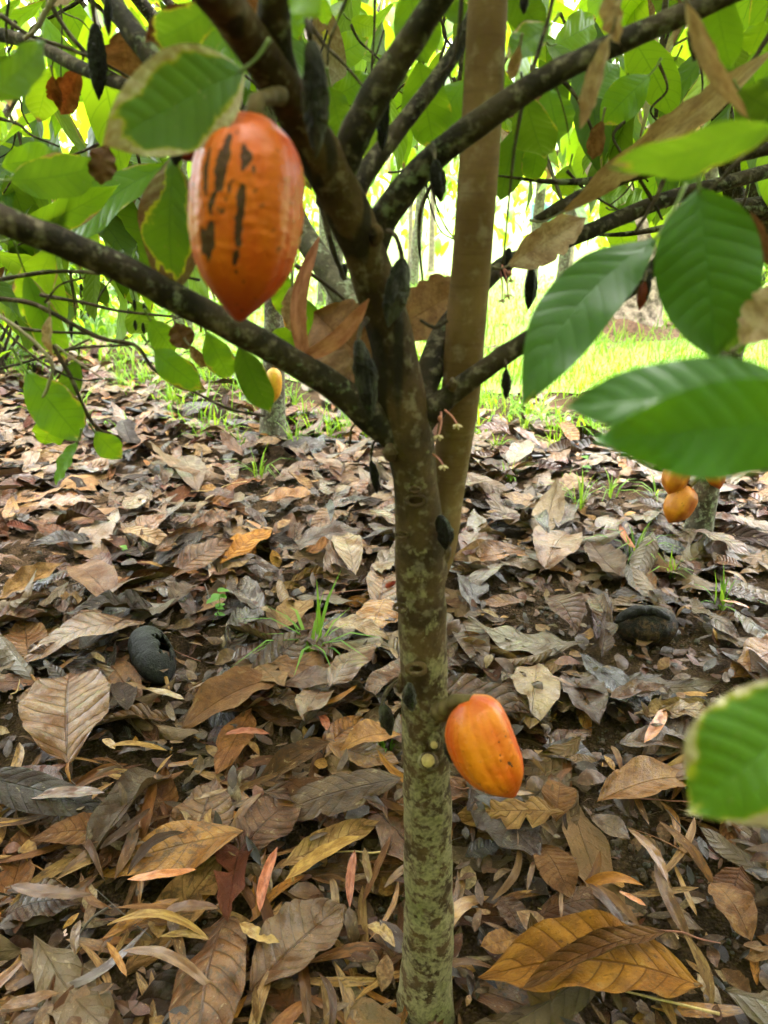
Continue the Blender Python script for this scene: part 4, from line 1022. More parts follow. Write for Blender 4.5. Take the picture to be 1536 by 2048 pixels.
for s in [
 (1405, 1975, 955, 1958, 150, 'ochre', .05, .5), (1330, 1870, 1040, 1985, 60, 'tan', .085, 1.6), (500, 1985, 690, 1810, 120, 'tan', .045, .3), (585, 2030, 520, 1950, 120, 'brown', .03, .3), (135, 1530, 140, 1345, 150, 'tan', .05, -.3),
 (290, 1245, 40, 1330, 84, 'tan', .055, .4), (575, 1345, 360, 1450, 95, 'tan', .05, .3), (1195, 1600, 1385, 1550, 84, 'ochre', .05, .3), (940, 1585, 1080, 1725, 110, 'dark brown', .055, .5), (1080, 1495, 1200, 1530, 120, 'dark brown', .03, .6),
 (1075, 1320, 1060, 1450, 90, 'pale', .045, -.3), (1135, 1340, 1200, 1440, 78, 'brown', .04, .4), (1240, 1480, 1395, 1480, 60, 'greyish', .05, .6), (1220, 1395, 1330, 1370, 46, 'tan', .06, 1.3), (1095, 1190, 1155, 1260, 72, 'brown', .05, .3),
 (920, 1225, 965, 1325, 62, 'greyish', .045, .5), (240, 1060, 365, 1112, 40, 'pale', .055, .4), (440, 1130, 545, 1060, 60, 'ochre', .055, .4), (520, 1000, 640, 985, 50, 'ochre', .05, .3), (365, 905, 395, 975, 56, 'greyish', .05, .4),
 (1135, 1060, 1090, 1130, 90, 'tan', .05, .5), (1180, 1080, 1240, 1150, 66, 'greyish', .05, .3), (770, 1190, 740, 1260, 80, 'ochre', .045, -.2), (640, 1250, 780, 1275, 46, 'pale', .05, .4), (560, 1260, 620, 1200, 60, 'pale', .05, .4),
 (650, 1490, 800, 1530, 64, 'ochre', .04, .4), (755, 1540, 750, 1590, 44, 'pale', .05, .3), (340, 1210, 395, 1170, 64, 'greyish', .05, .6), (400, 1110, 520, 1130, 44, 'reddish brown', .04, .3), (60, 1330, 50, 1250, 70, 'tan', .04, .3),
 (370, 1730, 430, 1560, 110, 'tan', .045, .2), (470, 1710, 600, 1590, 110, 'brown', .04, .3), (560, 1730, 760, 1640, 60, 'pale', .05, 1.0), (250, 1670, 60, 1680, 70, 'tan', .04, .3), (130, 1570, 0, 1560, 90, 'reddish brown', .05, .4),
 (0, 1830, 160, 1800, 84, 'brown', .04, .4), (440, 1880, 490, 1960, 90, 'brown', .04, .3), (1480, 1740, 1450, 1830, 110, 'brown', .045, .2), (1500, 1890, 1420, 1770, 90, 'tan', .06, .4), (1440, 1950, 1500, 2010, 100, 'greyish', .05, .4),
 (1080, 1700, 1140, 1810, 84, 'tan', .045, .2), (1180, 1640, 1260, 1690, 70, 'greyish', .05, .5), (1000, 1800, 1050, 1880, 60, 'brown', .04, .4), (930, 1720, 1000, 1700, 60, 'blackish', .04, .2), (1040, 1880, 960, 1900, 70, 'ochre', .05, .3),
 (1110, 1650, 1120, 1570, 76, 'tan', .05, .2), (660, 1350, 740, 1320, 80, 'dark brown', .05, .3), (560, 1370, 720, 1370, 60, 'brown', .05, .4), (710, 1140, 680, 1060, 52, 'pale', .05, .3), (1380, 1005, 1500, 975, 36, 'brown', .05, .8),
 (1020, 930, 1060, 880, 44, 'brown', .06, .5), (320, 870, 240, 900, 40, 'tan', .05, .3), (60, 1010, 190, 1000, 54, 'tan', .05, .4), (150, 1130, 230, 1210, 70, 'tan', .05, .3), (1440, 1180, 1520, 1200, 50, 'brown', .05, .4),
 (800, 1470, 680, 1500, 60, 'ochre', .05, .3), (560, 1900, 640, 1790, 60, 'brown', .04, .4), (960, 1060, 930, 1110, 50, 'reddish brown', .05, .4), (1180, 960, 1120, 990, 44, 'pale', .05, .4), (700, 1020, 620, 1060, 50, 'tan', .05, .4)]:
    spot(*s[:6], z=s[6], curl=s[7])
PAL['orange'] = (.52, .20, .055); PAL['salmon pink'] = (.42, .14, .08); PAL['straw'] = (.36, .235, .08)
for s in [(255, 1762, 395, 1742, 20, 'orange', .07), (555, 1700, 520, 1830, 22, 'salmon pink', .07), (710, 1700, 700, 1815, 18, 'salmon pink', .06), (215, 1852, 420, 1880, 20, 'straw', .06), (320, 1880, 420, 1886, 16, 'straw', .06), (245, 1905, 440, 1995, 24, 'tan', .06),
          (215, 1890, 255, 1960, 14, 'ochre', .06), (0, 2010, 120, 1980, 26, 'tan', .06), (480, 1850, 560, 1890, 26, 'straw', .06), (570, 1760, 720, 1670, 30, 'straw', .07), (450, 1462, 540, 1462, 18, 'salmon pink', .06), (215, 1490, 335, 1500, 14, 'straw', .06),
          (230, 1500, 205, 1480, 16, 'straw', .06), (1290, 1480, 1330, 1410, 24, 'orange', .06), (1255, 1665, 1335, 1775, 22, 'tan', .05), (60, 1600, 210, 1590, 30, 'brown', .07), (200, 1700, 300, 1620, 22, 'dark brown', .07), (255, 1750, 370, 1665, 24, 'dark brown', .07),
          (20, 1770, 190, 1790, 30, 'brown', .07), (620, 1420, 715, 1370, 14, 'ochre', .06), (290, 1375, 370, 1398, 16, 'straw', .06), (1280, 1870, 1190, 1780, 18, 'greyish', .05), (1290, 1825, 1235, 1795, 12, 'orange', .06), (390, 1830, 230, 1820, 14, 'tan', .06), (640, 1425, 655, 1460, 18, 'salmon pink', .06),
          (330, 1825, 440, 1820, 24, 'brown', .07), (150, 1910, 160, 1840, 18, 'greyish', .06), (735, 1850, 790, 1895, 26, 'straw', .06), (1240, 1050, 1270, 1100, 14, 'salmon pink', .06), (1500, 1215, 1440, 1200, 10, 'orange', .06)]:
    spot(*s[:6], z=s[6], prof=STRAP, kind='slender_fallen_leaf', sickle=RND.uniform(-.1, .1), quilt=0, rag=0, fold=.15)

# which of them are objects of their own: the largest in the picture
def shown_area(l):
    V = l[0]; c = V.mean(0); px, py, d = proj(c)
    if not (-20 < px < 1556 and 600 < py < 2090) or d < .2: return 0
    return (F / d) ** 2 * l[5]['L'] ** 2 * (.45 + 12 * l[5]['z']) * (6 if l[5].get('spot') else 1)
DIRS = ['right', 'away', 'left', 'towards us']
LAND = [('the trunk base', tx, ty)] + [(n_, *PZ(a, b)[:2]) for n_, a, b in [
    ('the grey rotten pod', 308, 1330), ('the brown rotten pod', 1285, 1262), ('the grass tuft left of the trunk', 620, 1300), ('the thin tree on the right', 1392, 1090), ('the thin tree on the left', 545, 885),
    ('the gravel patch', 330, 1890), ('the bare soil patch', 1290, 1800), ('the lower orange pod', 980, 1600), ('the black hose', 640, 880)]]
USED = {}
def leaf_label(i):
    near = sorted(LAND, key=lambda q: math.hypot(i['x'] - q[1], i['y'] - q[2]))
    dsc = 'small' if i['L'] < (.16 if i['kind'] == 'fallen_leaf' else .09) else 'large' if i['L'] > (.25 if i['kind'] == 'fallen_leaf' else .13) else 'mid-sized'
    st = 'tightly rolled' if abs(i['curl']) > 1.3 else 'curled' if abs(i['curl']) > .6 else 'flat' if abs(i['curl']) < .1 else 'slightly cupped'
    shape = ('slender' if i['kind'] != 'fallen_leaf' else 'broad' if i['prof'] is BROAD else 'pointed')
    wet = 'shiny wet' if i['wet'] > .6 else 'dull' if i['wet'] < .2 else 'satin'
    tip = ['right', 'away from us', 'left', 'towards us'][int(round((i['yaw'] % 6.283) / (math.pi / 2))) % 4]
    for (n_, lx, ly) in near[:5]:
        dx, dy = i['x'] - lx, i['y'] - ly
        dist = math.hypot(dx, dy)
        rel = ('left of' if dx < 0 else 'right of') if abs(dx) > abs(dy) else ('in front of' if dy < 0 else 'behind')
        rel = ('close ' if dist < .18 else 'well ' if dist > .5 else 'just ') + rel
        for w in (f"{i['colour']} {st} {shape} leaf {rel} {n_}", f"{dsc} {i['colour']} {st} {shape} leaf {rel} {n_}", f"{dsc} {i['colour']} {st} leaf {rel} {n_}, tip pointing {tip}", f"{dsc} {wet} {i['colour']} {st} leaf {rel} {n_}, tip {tip}"):
            if w not in USED and len(w.split()) <= 16:
                USED[w] = 1; return w
    return f"{wet} {dsc} {i['colour']} {shape} leaf in the litter beyond {near[0][0]}"
for kind, limit, grp in [('fallen_leaf', 285, 'broad fallen leaves on the ground'), ('slender_fallen_leaf', 220, 'slender fallen leaves on the ground')]:
    mine = [l for l in LEAVES if l[5]['kind'] == kind]
    mine.sort(key=shown_area, reverse=True)
    mat = M_DEAD if kind == 'fallen_leaf' else M_SLIM
    for l in mine[:limit]:
        if shown_area(l) <= 0: continue
        o = MB().add(*l[:5]).build(kind, mat, None, True)
        tag(o, leaf_label(l[5]), 'fallen leaf', grp)
    mb = MB()
    for l in mine[limit:]: mb.add(*l[:5])
    if mb.n: tag(mb.build('leaf_litter' if kind == 'fallen_leaf' else 'slender_leaf_litter', mat), kind='stuff')
# crumbled leaf bits
mb = MB()
for _ in range(7500):
    y = .3 + 3.2 * RND.random() ** 1.3; w = .62 * y + .35; x = RND.uniform(-w, w)
    L = RND.uniform(.010, .06); V, Q, U = leaf_geo(L, L * RND.uniform(.2, .7), 5, 3, RND.choice([BROAD, SLIM]), NR, rag=.6, fold=RND.uniform(-.3, .3), bend=RND.uniform(-.1, .2))
    R = Matrix.Translation((x, y, gh(x, y) + RND.uniform(.004, .05 if not bare(x, y) else .012))) @ Matrix.Rotation(RND.uniform(0, 6.28), 4, 'Z') @ Matrix.Rotation(RND.gauss(0, .3), 4, 'Y') @ Matrix.Rotation(RND.gauss(0, .3), 4, 'X')
    mb.add(xf(R, V), Q, U, (*(np.array(PAL[pick()]) * RND.uniform(.35, .85)), RND.random()), (.2, .5, 0, 0))
tag(mb.build('crumbled_leaves', M_SLIM), kind='stuff')
# dry twigs and stalks on the floor
tw = []
for i in range(46):
    y = RND.uniform(.4, 2.6); w = .6 * y + .25; x = RND.uniform(-w, w); a = RND.uniform(0, 6.28); L = RND.uniform(.05, .2); z = RND.uniform(.03, .06)
    tw.append((x, y, a, L, z))
def floor_twig(x, y, a, L, z, r, tint, label):
    P = [(x + L * (f - .5) * math.cos(a) + RND.gauss(0, L * .03), y + L * (f - .5) * math.sin(a) + RND.gauss(0, L * .03), z + gh(x, y) + RND.gauss(0, .004)) for f in (0, .33, .66, 1)]
    V, Q, U = tube_geo(P, [r, r * .9, r * .8, r * .5], 18, 6, .15)
    o = MB().add(V, Q, U, (*tint, 0)).build('dry_twig', M_WOOD, None, True)
    tag(o, label, 'twig', 'dry twigs on the litter')
for i, (x, y, a, L, z) in enumerate(tw):
    nb = sorted(LAND, key=lambda q: math.hypot(x - q[1], y - q[2]))
    lab = None
    col = RND.choice([('straw', (.42, .28, .12)), ('dark', (.06, .04, .03)), ('reddish', (.22, .08, .05))])
    for n_, lx, ly in nb:
        dx, dy = x - lx, y - ly
        rel = ('left of' if dx < 0 else 'right of') if abs(dx) > abs(dy) else ('in front of' if dy < 0 else 'behind')
        for sz in ('', 'short ' if L < .12 else 'long '):
            c_ = f"{sz}{col[0]} thin dry twig lying {rel} {n_}"
            if c_ not in USED: lab = c_; break
        if lab: USED[lab] = 1; break
    floor_twig(x, y, a, L, z, RND.uniform(.0008, .002), col[1], lab or 'thin dry twig on the leaf litter')
# fallen star flowers
for (x, y, c_, lb) in [(838, 1868, (.7, .28, .22), 'tiny pink star flower left of the trunk base'), (1350, 1870, (.7, .45, .3), 'tiny pale star flower on the bare soil'), (1275, 1890, (.7, .5, .35), 'tiny pale star flower between leaves near the big ochre leaf'), (125, 1870, (.6, .4, .35), 'tiny pale star flower left of the gravel patch')]:
    p = PZ(x, y, .02); mb = MB()
    for i in range(5):
        a = i * 1.2566; V, Q, U = leaf_geo(.009, .0045, 5, 3, SLIM, NR, droop=-.5)
        mb.add(xf(Matrix.Translation(p) @ Matrix.Rotation(a, 4, 'Z'), V), Q, U, (*c_, 0))
    tag(mb.build('fallen_flower', M_WOOD, None, True), lb, 'flower', 'fallen star flowers')
# ------------------------------------------------------------------ grass tufts in the litter
def tuft(px, py, hpx, nb, label, spread=1.0, wide=1.0):
    p = PZ(px, py); h = m_of(hpx, p); n = nb
    mb = MB(); a = NR.uniform(0, 6.28, n); rr = NR.uniform(0, .018 * spread, n)
    blades(mb, p.x + rr * np.cos(a), p.y + rr * np.sin(a), h * NR.uniform(.55, 1.25, n), NR.uniform(.004, .0075, n) * wide, a + NR.normal(0, .5, n), NR.uniform(.15, 1.5, n), grass_tints(n, lo=(.07, .16, .02), hi=(.14, .24, .035)), .012)
    o = mb.build('grass_tuft', M_BLADE, None, True)
    tag(o, label, 'grass', 'grass tufts in the litter')
for a in [(625, 1325, 150, 22, 'bright grass tuft with arching blades left of the trunk', 1.6, 1.3), (1270, 1120, 90, 20, 'grass tuft in front of the thin tree on the right', 1.4, 1.2), (1440, 1225, 80, 14, 'grass tuft right of the brown rotten pod', 1.2, 1), (1160, 1025, 80, 18, 'grass tuft right of the tan shoot in the middle distance', 1.4, 1),
          (520, 960, 90, 16, 'grass tuft in front of the thin tree on the left', 1.4, 1), (590, 905, 70, 20, 'tall grass tuft right of the thin tree on the left', 1.3, 1), (770, 1520, 50, 9, 'small grass tuft touching the left side of the lower trunk', .8, 1), (480, 900, 60, 14, 'grass tuft behind the hanging leaves on the left', 1.2, 1),
          (1020, 970, 50, 16, 'low grass tuft right of the trunk behind the litter', 1.6, 1), (1220, 1000, 60, 12, 'thin grass tuft left of the pods on the right tree', 1.2, 1), (1340, 1160, 60, 10, 'few grass blades at the foot of the right tree', 1.2, 1), (990, 905, 40, 14, 'grass tuft beside the black hose', 1.6, 1),
          (1050, 862, 60, 16, 'grass tuft just right of the shoot at the lawn edge', 1.6, 1.2), (1105, 905, 60, 14, 'grass tuft below the small black hanging pod', 1.6, 1), (1215, 885, 55, 14, 'grass tuft under the near blurred leaves', 1.6, 1.1), (700, 832, 60, 14, 'grass tuft left of the stem behind the left branch', 1.4, 1),
          (350, 812, 60, 14, 'grass tuft at the start of the black hose', 1.6, 1), (240, 775, 55, 14, 'grass tuft behind the broad hanging leaf on the left', 1.6, 1), (420, 770, 60, 16, 'grass tuft below the tip of the big orange pod', 1.6, 1.1), (120, 800, 50, 12, 'grass tuft at the far left edge of the litter', 1.6, 1),
          (640, 770, 70, 16, 'grass tuft right of the yellow-orange pod', 1.6, 1.1), (1310, 1000, 60, 10, 'grass tuft close to the lowest right pod', 1.2, 1), (1130, 1000, 50, 10, 'sparse grass tuft in the litter right of centre', 1.4, 1), (880, 1010, 0, 0, '', 1, 1)]:
    if a[3]: tuft(*a)
# a leafy seedling
def seedling(px, py, label, n=9, h=.10):
    p = PZ(px, py, .01); root = empty('seedling', p, label, 'seedling', 'small seedlings in the litter')
    top = p + Vector((RND.uniform(-.03, .03), 0, h))
    V, Q, U = tube_geo([p, (p + top) / 2 + Vector((.01, 0, 0)), top], [.0012, .001, .0007], 10, 6)
    MB().add(V, Q, U, (.12, .2, .04, 0)).build('stem', M_BLADE, root)
    for i in range(n):
        c = p + (top - p) * RND.uniform(.25, 1); a = RND.uniform(0, 6.28); L = RND.uniform(.018, .035)
        V, Q, U = leaf_geo(L, L * .6, 8, 4, BROAD, NR, fold=.15, droop=.5)
        MB().add(xf(Matrix.Translation(c) @ Matrix.Rotation(a, 4, 'Z') @ Matrix.Rotation(-.2, 4, 'Y'), V), Q, U, (.08, .19, .02, 0)).build('leaf', M_BLADE, root)
seedling(425, 1245, 'small leafy seedling right of the grey rotten pod', 10, .09)
seedling(255, 1125, 'tiny seedling behind the grey rotten pod', 4, .05)
seedling(1165, 960, 'bright seedling at the edge of the litter on the right', 8, .10)
seedling(660, 820, 'pale green seedling beyond the black hose', 9, .12)

# black irrigation hose
P = [PZ(200, 800, .02), PZ(275, 822, .025), PZ(380, 842, .03), PZ(470, 862, .02), PZ(580, 876, .022), PZ(700, 884, .02), PZ(860, 898, .02), PZ(990, 914, .024), PZ(1120, 912, .02), PZ(1300, 905, .02)]
V, Q, U = tube_geo(P, [.0085] * len(P), 120, 10, .03)
tag(MB().add(V, Q, U).build('irrigation_hose', M_HOSE), 'black irrigation hose running across the litter behind the trunk', 'hose')

# ------------------------------------------------------------------ other trees
def tree(name, label, x, y, r, h, crown, seed, group='other cacao trees', mat=None, lean=(0, 0), limbs=5, fork=.9, n_leaf=260, spread=1.1, zlo=.9, zhi=2.4, tints=(G3, G4, G4, G2), size=(.16, .28), burn=(.0, .35), openx=None, nu=7, nv=4, shade_canopy=None):
    rng = np.random.default_rng(seed)
    root = empty(name, (x, y, 0), label, 'tree', group)
    b = Vector((x, y, 0)); top = b + Vector((lean[0], lean[1], fork))
    V, Q, U = tube_geo([b + Vector((0, 0, -.05)), b + Vector((0, 0, .03)), b + (top - b) * .3, b + (top - b) * .7, top, top + Vector((lean[0] * .5, lean[1] * .5, (h - fork) * .6))], [r * 1.7, r * 1.25, r, r * .92, r * .85, r * .3], 40, 14, .08, rng, .05)
    MB().add(V, Q, U).build('trunk', mat or M_LICHEN, root)
    pts = []
    for i in range(limbs):
        a = i * 2 * math.pi / limbs + rng.uniform(-.4, .4); k = rng.uniform(.7, 1.1)
        e = Vector((math.cos(a) * spread * k, math.sin(a) * spread * k, (zhi - fork) * rng.uniform(.3, .9)))
        P = [top - Vector((0, 0, .03)), top + e * .35 + Vector((0, 0, .08)), top + e * .7 + Vector((0, 0, .1)), top + e]
        V, Q, U = tube_geo(P, [r * .55, r * .4, r * .25, r * .1], 26, 10, .08, rng, .06)
        MB().add(V, Q, U).build('branch', M_BRANCH, root)
        C = catmull(np.array([list(p) for p in P]), 24)
        for j in range(n_leaf // limbs):
            c = C[rng.integers(6, 24)] + rng.normal(0, .27 * spread, 3) * np.array([1, 1, .7])
            c[2] = zlo + (c[2] - zlo) if c[2] > zlo else zlo + rng.uniform(0, .4)
            pts.append(c)
    if shade_canopy:                                        # extra upper crown above the view, added to keep sun off the litter
        cx, cy, rx, ry, n = shade_canopy
        k = 0
        while k < n:
            px, py = rng.uniform(-rx, rx), rng.uniform(-ry, ry)
            if (px / rx) ** 2 + (py / ry) ** 2 > 1: continue
            X_, Y_ = cx + px, cy + py
            pts.append(np.array([X_, Y_, 1.5 + .3 * max(0, Y_) + rng.uniform(0, 1.0)])); k += 1
        for i in range(6):
            a = i * 1.047 + .3; e = Vector((cx - x + .8 * rx * math.cos(a), cy - y + .8 * ry * math.sin(a), 2.2 + .3 * cy - fork))
            P = [top - Vector((0, 0, .03)), top + e * .3 + Vector((0, 0, .25)), top + e * .65 + Vector((0, 0, .15)), top + e]
            V, Q, U = tube_geo(P, [r * .6, r * .45, r * .3, r * .1], 26, 10, .08, rng, .06)
            MB().add(V, Q, U).build('branch', M_BRANCH, root)
    if crown:
        if openx is not None: pts = [p for p in pts if not openx(p)]
        mb = MB(); leaf_cloud(mb, pts, rng, size, tints, burn, nu, nv, (.2, 1.3))
        mb.build('crown', M_FAR, root)
    return root
WIN = lambda p: (lambda q: (700 < q[0] < 1020 and q[1] > 370) or (1020 <= q[0] < 1536 and q[1] > 470) or (q[0] < 700 and q[1] > 600))(proj(p))
p = PZ(1392, 1088)
RT = tree('thin_cacao_tree', 'thin cacao tree with orange pods low on its trunk, at the right edge', p.x, p.y, m_of(46, p) / 2, 2.4, True, 3, fork=.85, n_leaf=230, spread=.9, openx=lambda q: proj(q)[1] > 440 or WIN(q), zlo=1.0, shade_canopy=(1.2, 1.9, 1.9, 1.4, 1700))
Yp = p.y - .06
for (ax, ay, bx, by, w, dy, lb) in [(1378, 972, 1338, 1046, 58, 0, 'orange pod lowest on the thin tree at the right edge'), (1366, 918, 1338, 990, 52, .02, 'mottled orange-brown pod above the lowest one on the right tree'), (1418, 915, 1440, 978, 38, .03, 'red-orange pod on the far right side of the thin tree')]:
    A, B = PY(ax, ay, Yp + dy), PY(bx, by, Yp - .03 + dy)
    ripe_pod('cacao_pod', lb, A, B, m_of(w, A), (.74, .27, .014), (.40, .10, .010), (.5, .13, .012) if 'far right' not in lb else (.5, .06, .02), [], [(A, .008), (A + Vector((.03 if bx < 1392 else -.02, .02, .015)), .007)], 'ripe orange pods on the trees', ridge=.15, res=(44, 48))
p = PZ(545, 885)
LT = tree('thin_cacao_tree', 'thin cacao tree with a yellow pod, behind the big orange pod on the left', p.x, p.y, m_of(42, p) / 2, 2.6, True, 5, fork=1.1, n_leaf=240, spread=1.0, openx=lambda q: proj(q)[1] > 560 or WIN(q), lean=(.08, 0), zlo=1.0, shade_canopy=(-1.2, 3.1, 2.2, 2.0, 2400))
Yp = p.y - .1
A, B = PY(548, 735, Yp), PY(546, 806, Yp)
ripe_pod('cacao_pod', 'yellow-orange pod on the thin tree behind the left branch', A, B, m_of(34, A), (.72, .42, .03), (.66, .30, .02), (.7, .38, .04), [], [(A, .01), (A + Vector((.02, .06, .03)), .008)], 'ripe orange pods on the trees', ridge=.06, res=(40, 40))
A, B = PY(576, 622, Yp), PY(584, 672, Yp)
ripe_pod('cacao_pod', 'small amber pod under the big orange pod, on the thin tree', A, B, m_of(24, A), (.62, .30, .03), (.5, .18, .02), (.3, .1, .02), [], [(A, .008), (A + Vector((.0, .06, .04)), .008)], 'ripe orange pods on the trees', ridge=.06, res=(30, 32))
far = [('bright cacao tree left of the clearing', -.35, 4.9, .05, 61, 1.3), ('broad cacao tree at the far left', -2.3, 3.9, .05, 62, 1.2), ('tall cacao tree behind the left hedge', -1.6, 6.0, .06, 63, 1.4), ('lush cacao tree right of the tan shoot', 1.5, 6.6, .05, 64, 1.2),
       ('cacao tree behind the palm on the right', 2.6, 6.4, .06, 65, 1.4), ('leafy cacao tree at the right edge of the lawn', 3.7, 6.0, .05, 66, 1.2), ('cacao tree far behind the fork', -.6, 7.6, .06, 67, 1.5), ('cacao tree far back on the left', -3.6, 7.2, .07, 68, 1.6),
       ('cacao tree beyond the lawn to the right', 1.6, 8.4, .06, 69, 1.6), ('leaning cacao tree in the far middle', .35, 9.5, .06, 70, 1.5), ('cacao tree in the far right corner', 4.6, 8.5, .07, 71, 1.7)]
for lb, x, y, r, sd, spd in far:
    tree('cacao_tree', lb, x, y, r, 3.2, True, sd, fork=1.15 if y < 6 else 1.4, n_leaf=230, spread=spd, zlo=1.0 if x < 0 else 1.12, zhi=(2.9 if x < -.5 else 1.9) + .1 * y, openx=WIN if x > -1 else (lambda q: proj(q)[1] > 520), size=(.16, .26) if y < 6 else (.2, .32), lean=(RND.uniform(-.15, .15), 0), nu=6, nv=2 if y > 6 else 4)
# slim bare trunks in the clearing
for (px, py, w, lb) in [(862, 545, 11, 'slim pale trunk in the clearing left of the tan shoot'), (1136, 558, 14, 'slim pale trunk in the clearing right of the tan shoot'), (820, 540, 9, 'thin far trunk beside the main stem')]:
    p = PZ(px, py)
    tree('slim_tree', lb, p.x, p.y, m_of(w, p) / 2, 6, True, px, group='slim trees in the clearing', mat=M_GREYTWIG, fork=3.2, n_leaf=200, spread=1.6, zlo=2.2, zhi=4.8, size=(.25, .4), nu=5, nv=2, openx=WIN)
# palm with a thick pinkish trunk on the lawn
p = PZ(1250, 668)
PALM = empty('palm_tree', p, 'thick pinkish palm trunk standing in the sunlit lawn on the right', 'tree')
r = m_of(112, p) / 2
V, Q, U = tube_geo([p - Vector((0, 0, .1)), p + Vector((0, 0, .05)), p + Vector((.03, 0, .3)), p + Vector((.1, 0, .8)), p + Vector((.2, .05, 1.6)), p + Vector((.35, .1, 3.2)), p + Vector((.45, .1, 4.8))], [r * 1.5, r * 1.25, r * 1.05, r, r * .95, r * .85, r * .8], 90, 28, .05, NR, .03)
MB().add(V, Q, U).build('trunk', M_PALM, PALM)
V, Q, U = tube_geo([p - Vector((0, 0, .1)), p + Vector((0, 0, .03)), p + Vector((0, 0, .10)), p + Vector((.01, 0, .15))], [r * 2.6, r * 2.2, r * 1.5, r * 1.0], 16, 40, .12)
MB().add(V, Q, U).build('root_mound', M_MOUND, PALM)
mb = MB(); n = 160; a = NR.uniform(0, 6.28, n); q = NR.uniform(r * 1.3, r * 3.2, n)
blades(mb, p.x + q * np.cos(a), p.y + q * np.sin(a), NR.uniform(.10, .32, n), NR.uniform(.006, .011, n), NR.uniform(0, 6.28, n), NR.uniform(.1, .9, n), grass_tints(n))
tag(mb.build('tall_grass', M_BLADE), kind='stuff')
top = p + Vector((.45, .1, 4.8))
for i in range(11):
    a = i * 2 * math.pi / 11; d = Vector((math.cos(a), math.sin(a), 0)); mb = MB()
    for s in np.linspace(.1, 1, 16):
        c = top + d * (2.2 * s) + Vector((0, 0, .9 * s - 1.7 * s * s))
        for sd in (-1, 1):
            V, Q, U = leaf_geo(.55 * (1.1 - s * .6), .05, 6, 2, SLIM, NR, droop=.8)
            mb.add(xf(frame(c, c + d * .3 + Vector((-d.y, d.x, 0)) * sd * .4 + Vector((0, 0, -.1)), Vector((0, 0, 1))), V), Q, U, (.06, .12, .02, .3), (0, .3, 0, 0))
    V, Q, U = tube_geo([top, top + d * 1.1 + Vector((0, 0, .025)), top + d * 2.2 + Vector((0, 0, -.8))], [.03, .018, .006], 16, 6)
    mb.add(V, Q, U, (.12, .14, .04, .5))
    mb.build('frond', M_FAR, PALM)
# ------------------------------------------------------------------ hedge of shrubs on the left
def shrub(x, y, w, h, n, label, seed, size=(.08, .18), tints=((.03, .08, .015), (.05, .12, .015), (.06, .14, .02))):
    rng = np.random.default_rng(seed); root = empty('shrub', (x, y, 0), label, 'shrub', 'shrubs at the edge of the plot')
    pts = []
    for i in range(7):
        e = Vector((x + rng.normal(0, w * .4), y + rng.normal(0, w * .3), h * rng.uniform(.7, 1.1)))
        V, Q, U = tube_geo([(x + rng.normal(0, .04), y, -.02), ((x + e.x) / 2 + .05, (y + e.y) / 2, e.z * .55), e], [.012, .008, .003], 14, 6)
        MB().add(V, Q, U).build('stem', M_TWIG, root)
        for j in range(n // 7):
            f = rng.uniform(.15, 1); pts.append((x + (e.x - x) * f + rng.normal(0, .16), y + (e.y - y) * f + rng.normal(0, .16), max(.06, e.z * f + rng.normal(0, .1))))
    mb = MB(); leaf_cloud(mb, pts, rng, size, tints, (0, .2), 6, 2, (-.2, 1.0), .02); mb.build('foliage', M_FAR, root)
for i, (px, Yd, h, lb) in enumerate([(-40, 4.6, 1.1, 'dense dark shrub at the left edge'), (70, 5.4, 1.2, 'leafy shrub second from the left edge'), (170, 6.0, 1.1, 'shrub behind the thin twigs on the left'), (260, 6.6, 1.2, 'shrub left of the big orange pod'), (350, 7.2, 1.0, 'low shrub behind the left branch'), (440, 7.8, 1.1, 'shrub behind the tip of the big orange pod'),
                                      (560, 9.0, .9, 'far shrub seen under the fork'), (1500, 9.0, 1.0, 'far shrub at the right edge of the lawn'), (1400, 10.5, 1.2, 'shrub beyond the palm'), (-150, 5.2, 1.3, 'tall shrub just outside the left edge')]):
    q = ray(px, 600); x = q.x / q.y * Yd
    shrub(x, Yd, .9, h, 260, lb, 100 + i)
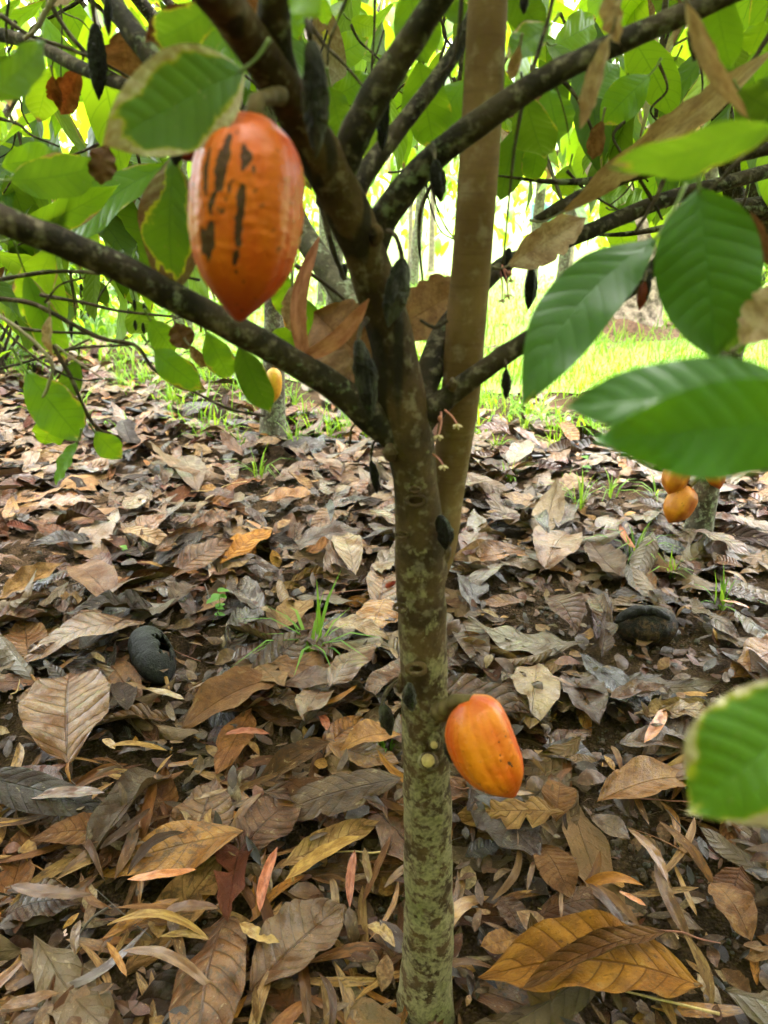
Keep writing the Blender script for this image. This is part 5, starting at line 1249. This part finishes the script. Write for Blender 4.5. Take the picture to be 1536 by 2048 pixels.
# low weeds between the litter and the hedge
mb = MB(); pts = []
for _ in range(1300):
    y = RND.uniform(4.6, 8.0); x = RND.uniform(-.75 * y, -.06 * y); pts.append((x, y, RND.uniform(.02, .16)))
leaf_cloud(mb, pts, NR, (.05, .11), ((.06, .14, .02), (.09, .19, .02), (.04, .10, .015)), (0, .1), 4, 2, (-.5, .6), 0)
tag(mb.build('weeds', M_FAR), kind='stuff')
# woodland far behind
mb = MB(); pts = []
for _ in range(6000):
    a = RND.uniform(-.75, .75); d = RND.uniform(13, 24); x, y = d * math.sin(a), d * math.cos(a)
    k = abs(math.sin(x * .9) * math.sin(x * .37 + 1))
    if .0 < x / y < .17 and RND.random() < .45: continue
    pts.append((x, y, RND.uniform(.3, 2.2 + 2.6 * k)))
NFAR = len(pts)
leaf_cloud(mb, pts, NR, (.28, .5), ((.05, .11, .015), (.07, .15, .02), (.04, .09, .012)), (0, .2), 4, 2, (.1, 1.2), .02)
for _ in range(6500):                                # unseen ring of leaves, added to block light from behind and beside the camera
    a = RND.uniform(1.05, 2 * math.pi - 1.05); d = RND.uniform(2.9, 6.5); x, y = d * math.sin(a), d * math.cos(a)
    pts.append((x, y, RND.uniform(.25, 3.6)))
leaf_cloud(mb, pts[NFAR:], NR, (.3, .45), ((.04, .10, .015), (.05, .12, .018)), (0, .2), 4, 2, (.1, 1.2), .02)
tag(mb.build('far_woodland_and_shade_ring', M_FAR), kind='stuff')
# blue plastic sheets far behind the leaves
for (px, py, w, h, Yd, lb) in [(1082, 425, 42, 34, 9.2, 'blue plastic sheet hanging far behind the long dead leaf'), (108, 285, 22, 26, 8.0, 'small blue plastic sheet seen through the leaves at left')]:
    c = PY(px, py, Yd); W, Hh = m_of(w, c), m_of(h, c)
    u = np.linspace(-.5, .5, 13); v = np.linspace(-.5, .5, 9); Ug, Vg = np.meshgrid(u, v, indexing='ij')
    V = np.stack([c.x + Ug * W, c.y + .08 * W * np.sin(Ug * 14 + Vg * 3), c.z + Vg * Hh + .04 * Hh * np.sin(Ug * 9)], -1).reshape(-1, 3)
    o = MB().add(V, grid_quads(12, 8)).build('plastic_sheet', M_TARP, None, True)
    o.modifiers.new('thickness', 'SOLIDIFY').thickness = .004
    tag(o, lb, 'plastic sheet')
